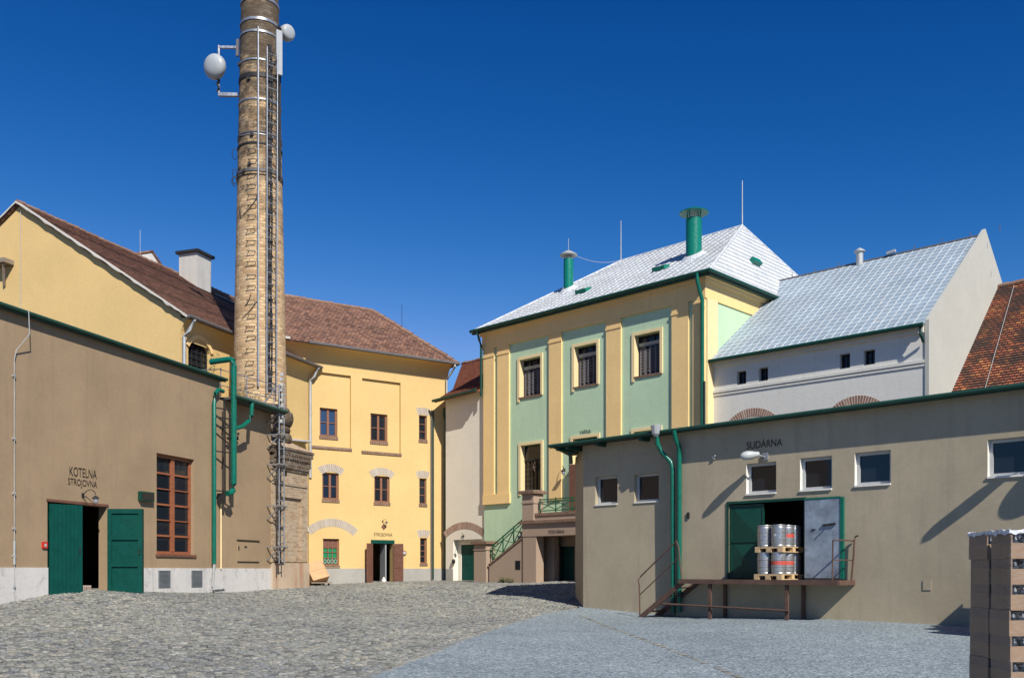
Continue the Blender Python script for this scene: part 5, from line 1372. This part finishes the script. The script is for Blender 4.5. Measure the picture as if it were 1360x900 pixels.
# sheet-metal doors
dz0, dz1 = dw[2] + .03, dw[3]
sL = R_.s(1013.5)
mb = MB().box(dw[0] + .03, sL, .04, .08, dz0, dz1 - .05)
for p, q in (((dw[0] + .03, dz0), (sL, dz0)),): pass
def xr(mb, a, b, c, d, y, t=.012):
    m = (c + d) / 2
    for z0_, z1_ in ((c, m - .02), (m + .02, d)):
        cx_, cz_ = (a + b) / 2, (z0_ + z1_) / 2
        for p in ((a, z0_, b, z0_), (b, z0_, b, z1_), (b, z1_, a, z1_), (a, z1_, a, z0_)):
            mb.face([(p[0], y, p[1]), (p[2], y, p[3]), (cx_, y - .05, cz_)])
    mb.box(a, b, y - .03, y - .001, m - .02, m + .02)
xr(mb, dw[0] + .08, sL - .05, dz0 + .05, dz1 - .1, .038)
mb.box(dw[0] + .03, dw[0] + .08, .02, .039, dz0, dz1 - .05).box(sL - .05, sL, .02, .039, dz0, dz1 - .05).box(dw[0] + .08, sL - .05, .02, .039, dz1 - .1, dz1 - .05)
dl = mb.build('door', 'dgreen', ck, R_); tag(dl, 'closed dark green sheet door leaf with pressed diamonds')
MB().box(dw[0] - .06, dw[0] + .0, -.03, .06, dz0 - .02, dz1 + .05).box(dw[0] + .001, dw[1] + .05, -.03, .06, dz1 - .02, dz1 + .05).box(dw[1] - .005, dw[1] + .05, -.03, .06, dz0, dz1 - .022).build('door_frame', 'dgreen', ck, R_)
d0, d1 = R_.s(1069.5), R_.s(1117.5)
mb = MB().box(d0 + .02, d1, -.07, -.035, dz0 + .02, dz1 - .03)
dl = mb.build('door', 'plate', ck, R_); tag(dl, 'open blue-grey galvanised door leaf folded back against the wall')
MB().box(d1 + .001, d1 + .09, -.085, -.01, dz0, dz1).box(d0, d1, -.08, -.03, dz1 - .028, dz1 + .02).build('leaf_edge', 'pipegreen', dl, R_)
zq = R_.z(1105, 697); sq = R_.s(1112)
MB().bar((sq - .35, -.1, zq), (sq, -.1, zq + .03), .03, .05).tube([(sq - .2, -.12, zq), (sq - .2, -.22, zq)], .02, 6).build('latch', 'iron', dl, R_)
MB().bar((R_.s(1080), -.08, R_.z(1080, 703)), (R_.s(1080) + .1, -.08, R_.z(1080, 703)), .02, .03).build('latch', 'iron', dl, R_)
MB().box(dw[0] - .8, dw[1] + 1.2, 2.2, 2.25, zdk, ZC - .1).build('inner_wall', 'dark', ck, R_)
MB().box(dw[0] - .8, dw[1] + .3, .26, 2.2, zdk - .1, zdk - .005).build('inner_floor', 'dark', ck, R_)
r = R_.R(992, 1039, 582, 594); lettering(ck, R_, 'SUDÁRNA', r[0], r[1], r[2], r[3] , -.012)
# downpipes
sd = R_.s(905.5)
MB().tube([(sd, -oe - .09, zr0 + .02), (sd, -oe - .06, zr0 - .18), (sd, -.14, zr0 - .42), (sd, -.12, zr0 - .7), (sd, -.12, .45)], .07, 12).build('downpipe', 'pipegreen', ck, R_, smooth=45)
sd2 = R_.s(881.5)
MB().tube([(sd2, -oe - .05, zr0 + .02), (sd2, -oe - .03, zr0 - .3), (sd2 + .06, -.18, zr0 - .55), (sd2 + .33, -.10, zr0 - .85), (sd2 + .38, -.08, zr0 - 1.05), (sd2 + .38, -.06, .4)], .07, 12).build('downpipe', 'pipegreen', ck, R_, smooth=45)
MB().lathe([(.05, -.2), (.12, -.12), (.16, .12), (.14, .13)], (sd2, -oe - .1, zr0 + .1), 10).build('hopper', 'zinc', ck, R_)
MB().box(R_.s(1226), R_.s(1237), -.018, -.002, R_.z(1231, 783), R_.z(1231, 770)).build('meter_box', 'cask', ck, R_)
mb = MB().box(R_.s(913), R_.s(916), -.04, -.002, R_.z(915, 688), R_.z(915, 680)); mb.build('bracket', 'iron', ck, R_)
mb = MB().box(R_.s(947), R_.s(950), -.05, -.002, R_.z(948, 610), R_.z(948, 606)).tube([(R_.s(948), -.05, R_.z(948, 608)), (R_.s(952), -.08, R_.z(952, 605))], .02, 6); mb.build('hook', 'zinc', ck, R_)

def floodlight(label, s, z, k=1.0, reach=.42, yaw=-.25):
    t = thing('floodlight', label, 'lamp', R_.P(s, 0, z), R_.ang, 'white street lamps on the cask house wall')
    MB().box(s - .07, s + .09, -.06, -.001, z - .08, z + .12).build('wall_plate', 'grey', t, R_)
    MB().tube([(s, -.03, z), (s - .03, -.18 * k, z + .02), (s - .10, -.30 * k, z + .07)], .028, 8).build('arm', 'steel', t, R_)
    fr = type('K', (), {'mat': R_.mat @ Matrix.Translation((s - .10, -.28 * k, z + .06)) @ Matrix.Rotation(PI + PI / 2 - .72, 4, 'Z') @ Matrix.Rotation(.12, 4, 'Y') @ Matrix.Rotation(PI / 2, 4, 'Y'), 'ang': 0})
    Lh = reach
    MB().lathe([(.0, -.06), (.07, -.05), (.085, .05), (.11, .14), (.125, .25), (.11, Lh - .06), (.06, Lh + .02), (0, Lh + .04)], (0, 0, 0), 16).build('lamp_head', 'frame_w', t, fr, smooth=50)
    return t
zl_ = R_.z(1016, 607)
floodlight('white cobra-head street lamp below the SUDÁRNA lettering', R_.s(1017), zl_, 1.0, .42)
# unseen lamp and dish, added beyond the picture to cast long wall shadows
floodlight('unseen white street lamp added above the wide window to cast its shadow', R_.s(1432), R_.z(1432, 552), 1.9, .66)
s_ = R_.s(1490); z_ = R_.z(1490, 545)
t = thing('satellite_dish', 'unseen grey satellite dish added on the cask house wall to cast its shadow', 'antenna', R_.P(s_, 0, z_), R_.ang)
dfr = dishframe(R_.P(s_, -.55, z_), Vector((-.2, -.95, .25)).normalized())
MB().lathe([(0, -.06), (.2, -.045), (.38, .02), (.4, .03), (.2, -.03), (0, -.04)], (0, 0, 0), 26).build('reflector', 'radome', t, dfr, smooth=40)
MB().bar((s_, -.002, z_), (s_, -.5, z_), .06, .06).build('arm', 'iron', t, R_)

# loading platform
dk = thing('loading_platform', 'rusty steel loading platform with steps and bent handrails below the metal doors', 'platform', R_.P(R_.s(905), -.4, .3), R_.ang)
yd = -.85
sd0, sd1 = R_.s(906, yd), R_.s(1113, yd)
MB().box(sd0, sd1, yd, -.004, zdk - .05, zdk - .003).build('deck', 'rust', dk, R_)
MB().box(sd0 - .1, sd1 + .02, yd - .035, yd - .001, zdk - .12, zdk + .004).box(sd1 + .001, sd1 + .04, yd, -.01, zdk - .12, zdk).build('edge_beam', 'rust', dk, R_)
def gzw(s, y):
    v = R_.P(s, y, 0); return g1(v.x, v.y)
for px, y in ((943, yd + .05), (1045, yd + .05), (963, -.06), (1067, -.06)):
    s_ = R_.s(px, y); mb = MB()
    mb.box(s_ - .045, s_ + .045, y - .03, y + .03, gzw(s_, y) - .05, zdk - .052); mb.build('post', 'rust', dk, R_)
zr_ = R_.z(970, 805, yd)
MB().tube([(R_.s(880, yd), yd - .01, zr_ + .02), (R_.s(1046, yd) + .05, yd - .01, zr_ - .06)], .028, 7).build('lower_rail', 'rust', dk, R_)
# steps down to the left
sb_ = R_.s(852, yd + .1); zg0 = gzw(sb_, yd)
for y in (yd + .05, yd + .8):
    MB().bar((sb_ - .03, y, zg0 + .0), (sd0 + .02, y, zdk - .06), .04, .14).build('stringer', 'rust', dk, R_)
for k in range(4):
    f_ = (k + 1) / 5; s_ = sb_ + (sd0 - sb_) * f_; z = zg0 + (zdk - zg0) * f_
    MB().box(s_ - .16, s_ + .12, yd + .07, yd + .78, z - .035, z - .005).build('tread', 'rust', dk, R_)
hb_ = R_.z(850, 770, yd)
MB().tube([(sb_ - .02, yd + .05, zg0), (sb_ - .04, yd + .05, hb_ - .15), (sb_ - .08, yd + .05, hb_), (sb_ + .02, yd + .05, hb_ + .12), (R_.s(893, yd), yd + .05, R_.z(893, 722, yd)), (R_.s(897, yd), yd + .05, R_.z(897, 718, yd)), (R_.s(899.5, yd), yd + .05, R_.z(899, 725, yd)), (R_.s(904, yd), yd + .05, zdk)], .022, 7).build('handrail', 'rust', dk, R_)
MB().tube([(sb_ - .04, yd + .05, R_.z(850, 790, yd)), (R_.s(899, yd), yd + .05, R_.z(899, 741, yd))], .016, 6).build('knee_rail', 'rust', dk, R_)
se = sd1 - .06; zt_ = R_.z(1105, 717, yd)
MB().tube([(se - .12, yd + .06, zdk - .02), (se - .1, yd + .06, zt_), (se + .06, -.3, zt_ + .01), (se + .07, -.06, zt_ + .0)], .022, 7).tube([(se + .03, -.08, zdk - .02), (se + .1, -.1, zdk + .6), (se + .12, -.1, zt_ + .02), (se + .14, -.1, zt_ + .1), (se + .22, -.1, zt_ + .13)], .024, 7).tube([(se - .1, yd + .06, zdk + .5), (se + .06, -.1, zdk + .5)], .016, 6).build('handrail', 'rust', dk, R_)

# pallets with kegs
def pallet_proto():
    t = bpy.data.objects.new('pallet', None); COL.objects.link(t); ROOT[t.name] = Matrix.Identity(4); t.empty_display_size = .2
    for k in range(3): MB().box(0, .8, .5275 * k, .5275 * k + .145, .022 + .078, .1218).build('cross_board', 'palletwood', t)
    for k in range(5): MB().box(.1637 * k, .1637 * k + .145, 0, 1.2, .122, .144).build('deck_board', 'palletwood', t)
    for i in range(3):
        for j in range(3): MB().box(.3275 * i, .3275 * i + .145, .5275 * j, .5275 * j + .145, .0222, .0998).build('block', 'palletwood', t)
    for i in range(3): MB().box(.3275 * i, .3275 * i + .145, 0, 1.2, 0, .022).build('runner', 'palletwood', t)
    return t
def keg_proto(band):
    t = bpy.data.objects.new('beer_keg', None); COL.objects.link(t); ROOT[t.name] = Matrix.Identity(4); t.empty_display_size = .2
    H = .565
    prof = [(0, .04), (.15, .04), (.165, .0), (.186, .0), (.189, .012), (.189, .03), (.181, .045), (.188, .07), (.19, .09), (.19, .175), (.199, .185), (.199, .2), (.19, .21), (.19, .355), (.199, .365), (.199, .38), (.19, .39), (.19, .475), (.188, .495), (.181, .52), (.189, .535), (.189, .555), (.186, H), (.165, H), (.163, .5), (.05, .52), (0, .52)]
    MB().lathe(prof, (0, 0, 0), 28).build('body', 'keg', t, smooth=28)
    MB().lathe([(0, .56), (.03, .56), (.035, .52)], (0, 0, 0), 10).build('valve', 'steel', t)
    if band: MB().lathe([(.1908, .24), (.1908, .335)], (0, 0, 0), 14, -PI * .92, PI * .12).build('label_band', 'redlabel', t)
    else: MB().lathe([(.1906, .27), (.1906, .33)], (0, 0, 0), 4, -PI * .30, -PI * .18).build('sticker', 'frame_w', t)
    return t
pal = pallet_proto(); kg0, kg1 = keg_proto(False), keg_proto(True)
for o in (pal, kg0, kg1): KIDS[o.name] = kids(o)
s_near = R_.s(1037.5, yd + .02)
ps0 = s_near - .8; py0 = yd + .04
used = set()
def take(proto):
    if proto.name in used: return copy_tree(proto)
    used.add(proto.name); return proto
def put(o, s, y, z, rot):
    v = R_.P(s, y, z); o.location = v; o.rotation_euler = (0, 0, R_.ang + rot)
for lev in (0, 1):
    zb0_ = zdk + .004 + lev * (.144 + .567)
    o = take(pal); put(o, ps0 + (.015 if lev else 0), py0 + (.02 if lev else 0), zb0_, 0)
    tag(o, ['lower wooden pallet standing on the rusty platform under beer kegs', 'upper wooden pallet laid on top of the lower beer kegs'][lev], 'pallet', 'pallets on the loading platform')
    for i in range(2):
        for j in range(3):
            band = (lev == 0 and i == 1 and j < 2) or (lev == 1 and i == 1 and j == 1)
            o = take(kg1 if band else kg0)
            put(o, ps0 + .2 + .4 * i, py0 + .2 + .4 * j, zb0_ + .1465, random.uniform(-.15, .15) if band else random.uniform(-3, 3))
            row = ['front', 'middle', 'back'][j]; side = ['left', 'right'][i]
            tag(o, f"{'red-labelled ' if band else 'plain '}steel beer keg at the {row} of the {side} row on the {['lower', 'upper'][lev]} pallet", 'keg', 'beer kegs stacked on two pallets')

# ------------------------------------------------------------------ carton stack near the camera
def carton_frame(x, y, ang):
    f_ = type('K', (), {}); f_.ang = ang; f_.mat = Matrix.Translation((x, y, 0)) @ Matrix.Rotation(ang, 4, 'Z'); return f_
def carton_proto():
    t = bpy.data.objects.new('carton', None); COL.objects.link(t); ROOT[t.name] = Matrix.Identity(4); t.empty_display_size = .2
    w, d, h, lip = .56, .375, .245, .15
    b = MB().box(0, w, 0, d, 0, lip)
    o = b.build('tray', 'card', t)
    for x in (.001, w - .015): MB().box(x, x + .014, .001, d - .001, lip + .0005, h + .001).build('side_panel', 'card2', t)
    bv = o.modifiers.new('soft_edge', 'BEVEL'); bv.width = .006; bv.segments = 2
    mb = MB()
    for i in range(6):
        for j in range(4): mb.lathe([(.038, lip + .001), (.038, lip + .03), (.02, lip + .07), (.014, h - .003), (0, h - .003)], (.055 + i * .09, .05 + j * .09, 0), 10)
    mb.build('bottles', 'bottle', t)
    mb = MB(); mb.face([(.18, -.003, lip), (.22, -.003, .08), (.27, -.003, .06), (.34, -.003, .06), (.34, -.003, lip)]); mb.build('flap', 'card2', t)
    return t
cp = carton_proto(); KIDS[cp.name] = kids(cp)
def stack_of(x, y, ang, layers, which, gapx=.0, cols=((0, 0), (0, 1), (1, 0), (1, 1)), film=True):
    f_ = carton_frame(x, y, ang); gzv = g1(x + .4, y + .5) + .035
    pt = copy_tree(pal); pt.location = f_.mat @ Vector((.0, .0, gzv)); pt.rotation_euler = (0, 0, ang)
    tag(pt, f'wooden pallet under the {which} stack of bottle cartons', 'pallet', 'pallets under the carton stacks')
    place = {(0, 0): 'near left', (1, 0): 'near right', (0, 1): 'far left', (1, 1): 'far right'}
    ordn = ['bottom', 'second', 'third', 'fourth', 'fifth', 'sixth', 'top']
    for l in range(layers):
        for (i, j) in cols:
            o = take(cp)
            dx = .565 * i + random.uniform(-.008, .008); dy = .425 * j + random.uniform(-.008, .008)
            o.location = f_.mat @ Vector((dx, dy, gzv + .146 + l * .247)); o.rotation_euler = (0, 0, ang + random.uniform(-.012, .012))
            tag(o, f'brown bottle carton, {ordn[l]} layer, {place[(i, j)]} column of the {which} stack', 'carton', 'bottle cartons stacked on pallets')
    if film:
        z0, z1 = gzv + .13, gzv + .146 + layers * .247 + .02
        X1, Y1 = 1.14, .812; mb = MB()
        n = 12
        for (ax, ay), (bx, by) in (((-.012, -.012), (X1, -.012)), ((X1, -.012), (X1, Y1)), ((X1, Y1), (-.012, Y1)), ((-.012, Y1), (-.012, -.012))):
            for k in range(n):
                a = (ax + (bx - ax) * k / n, ay + (by - ay) * k / n); b = (ax + (bx - ax) * (k + 1) / n, ay + (by - ay) * (k + 1) / n)
                mb.face([(*a, z0), (*b, z0), (*b, z1), (*a, z1)])
        nx, ny = 16, 12; rz = rng.random((nx + 1, ny + 1)) * .035
        P_t = lambda a, b: (-.012 + (X1 + .012) * a / nx, -.012 + (Y1 + .012) * b / ny, z1 + rz[a, b])
        for a in range(nx):
            for b in range(ny): mb.face([P_t(a, b), P_t(a + 1, b), P_t(a + 1, b + 1), P_t(a, b + 1)])
        o = mb.build('stretch_film', 'film', None, f_)
        hm = MB(); loop = []
        for (ax, ay), (bx, by), n_ in (((-.016, -.016), (X1 + .004, -.016), 40), ((X1 + .004, -.016), (X1 + .004, Y1 + .004), 30), ((X1 + .004, Y1 + .004), (-.016, Y1 + .004), 40), ((-.016, Y1 + .004), (-.016, -.016), 30)):
            for k in range(n_): loop.append((ax + (bx - ax) * k / n_, ay + (by - ay) * k / n_, z1 - random.uniform(.008, .05), z1 + random.uniform(.0, .022), random.uniform(-.006, .006)))
        for a, b in zip(loop, loop[1:] + loop[:1]):
            cx_, cy_ = X1 / 2, Y1 / 2; k_ = .94
            hm.face([(a[0] + a[4], a[1], a[2]), (b[0] + b[4], b[1], b[2]), (b[0], b[1] + b[4], b[3]), (a[0], a[1] + a[4], a[3])])
            hm.face([(a[0], a[1] + a[4], a[3]), (b[0], b[1] + b[4], b[3]), (cx_ + (b[0] - cx_) * k_, cy_ + (b[1] - cy_) * k_, z1 + .005), (cx_ + (a[0] - cx_) * k_, cy_ + (a[1] - cy_) * k_, z1 + .005)])
        hm.build('film_hem', 'hem', o, f_)
        tag(o, f'clear crinkled stretch film wrapped round the {which} carton stack', 'film')
xn, yn = (1342 - CX) / F * 9.0, 9.0
stack_of(xn, yn, .0, 7, 'nearest')
for k, (ds, p_, nm) in enumerate(((1.27, 1.36, 'added wall-side'), (1.5, 2.24, 'second'), (1.95, 3.12, 'third'))):   # hidden stacks, added for the shadow they cast by the wall
    v = R_.P(R_.s(1290) + ds, -p_, 0)
    stack_of(v.x, v.y, R_.ang, 7, nm, film=False)

# ------------------------------------------------------------------ tilted wooden case in front of the yellow house
cb = gpix(430, 775.5)
cb = pxp(424, 770, 42.0); gzc = g1(cb.x, cb.y)
t = thing('wooden_case', 'tan wooden case tilted on a low trolley beside the brick socle', 'crate', (cb.x, cb.y, gzc), .35)
cf = type('K', (), {}); cf.ang = .35; cf.mat = Matrix.Translation((cb.x, cb.y, gzc + .2)) @ Matrix.Rotation(.42, 4, 'Z') @ Matrix.Rotation(-.55, 4, 'X') @ Matrix.Rotation(-.30, 4, 'Y')
bx_ = MB().box(-.34, .44, -.25, .35, -.0, .92); o = bx_.build('box', 'ply', t, cf)
mb = MB()
for x in (-.345, .40): mb.box(x, x + .045, -.27, -.251, .0, .92)
mb.box(-.30, .40, -.265, -.251, .44, .48); mb.build('batten', 'ply', t, cf)
tf = type('K', (), {}); tf.ang = .35; tf.mat = Matrix.Translation((cb.x, cb.y, gzc)) @ Matrix.Rotation(.5, 4, 'Z')
MB().box(-.52, .42, -.55, .5, .13, .18).build('trolley', 'oldwood', t, tf)
for x in (-.4, .3):
    for y in (-.42, .35): MB().lathe([(0, -.03), (.06, -.03), (.065, 0), (.06, .03), (0, .03)], (0, 0, 0), 12).build('wheel', 'cable', t, type('K', (), {'mat': tf.mat @ Matrix.Translation((x, y, .068)) @ Matrix.Rotation(PI / 2, 4, 'Y'), 'ang': 0}))
# white stone at the brown door
v = Y_.P(Y_.s(508.5), -.1, 0)
mb = MB(); mb.lathe([(0, 0), (.10, .0), (.12, .06), (.09, .14), (.05, .17), (.055, .22), (.0, .26)], (v.x, v.y, g1(v.x, v.y) + .02), 12)
tag(mb.build('door_stop', 'white', None, WORLD, smooth=60), 'small white lump of stone holding the brown door open', 'doorstop')

# ------------------------------------------------------------------ light, sky, camera
w = bpy.data.worlds.new('World'); SC.world = w; w.use_nodes = True
nt = w.node_tree; bg = nt.nodes['Background']
sky = nt.nodes.new('ShaderNodeTexSky'); sky.sky_type = 'NISHITA'; sky.sun_disc = False
sky.sun_elevation = SUN_EL; sky.sun_rotation = math.atan2(-SUN_AZ.x, -SUN_AZ.y)
sky.air_density = 1.0; sky.dust_density = 0.0; sky.ozone_density = 4.0; sky.altitude = 300
# the clear polarised blue of the day: each channel of the sky gets its own contrast
sp_ = nt.nodes.new('ShaderNodeSeparateXYZ'); cb_ = nt.nodes.new('ShaderNodeCombineXYZ'); nt.links.new(sky.outputs[0], sp_.inputs[0])
for ch_, (ex, k, cap) in enumerate(((4.0, 15.1, 1.3), (1.8, 3.1, 3.2), (1.3, 3.5, 7.0))):
    a = nt.nodes.new('ShaderNodeMath'); a.operation = 'MULTIPLY'; a.inputs[1].default_value = .25
    b = nt.nodes.new('ShaderNodeMath'); b.operation = 'POWER'; b.inputs[1].default_value = ex
    c = nt.nodes.new('ShaderNodeMath'); c.operation = 'MULTIPLY'; c.inputs[1].default_value = k
    d = nt.nodes.new('ShaderNodeMath'); d.operation = 'MINIMUM'; d.inputs[1].default_value = cap
    nt.links.new(sp_.outputs[ch_], a.inputs[0]); nt.links.new(a.outputs[0], b.inputs[0]); nt.links.new(b.outputs[0], c.inputs[0]); nt.links.new(c.outputs[0], d.inputs[0]); nt.links.new(d.outputs[0], cb_.inputs[ch_])
nt.links.new(cb_.outputs[0], bg.inputs[0])
bg.inputs[1].default_value = 0.1
ld = bpy.data.lights.new('Sun', 'SUN'); ld.energy = 5.0; ld.angle = math.radians(.5); ld.color = (1, .95, .87)
lo_o = bpy.data.objects.new('Sun', ld); COL.objects.link(lo_o)
dirv = Vector((SUN_AZ.x * math.cos(SUN_EL), SUN_AZ.y * math.cos(SUN_EL), -math.sin(SUN_EL)))
lo_o.rotation_euler = dirv.to_track_quat('-Z', 'Y').to_euler(); lo_o.location = (20, -30, 40)

cam = bpy.data.cameras.new('Camera'); co = bpy.data.objects.new('Camera', cam); COL.objects.link(co)
co.location = (0, 0, EYE); co.rotation_euler = (PI / 2, 0, 0)
cam.sensor_fit = 'HORIZONTAL'; cam.sensor_width = 36; cam.lens = F / 1360 * 36; cam.shift_y = (HZ - 450) / 1360; cam.clip_end = 5000; cam.clip_start = .1
SC.camera = co
vs = SC.view_settings; vs.view_transform = 'Standard'; vs.look = 'None'; vs.exposure = 0.25; vs.gamma = 1.0; vs.use_curve_mapping = False
SC.cycles.use_denoising = True
SC.cycles.max_bounces = 6
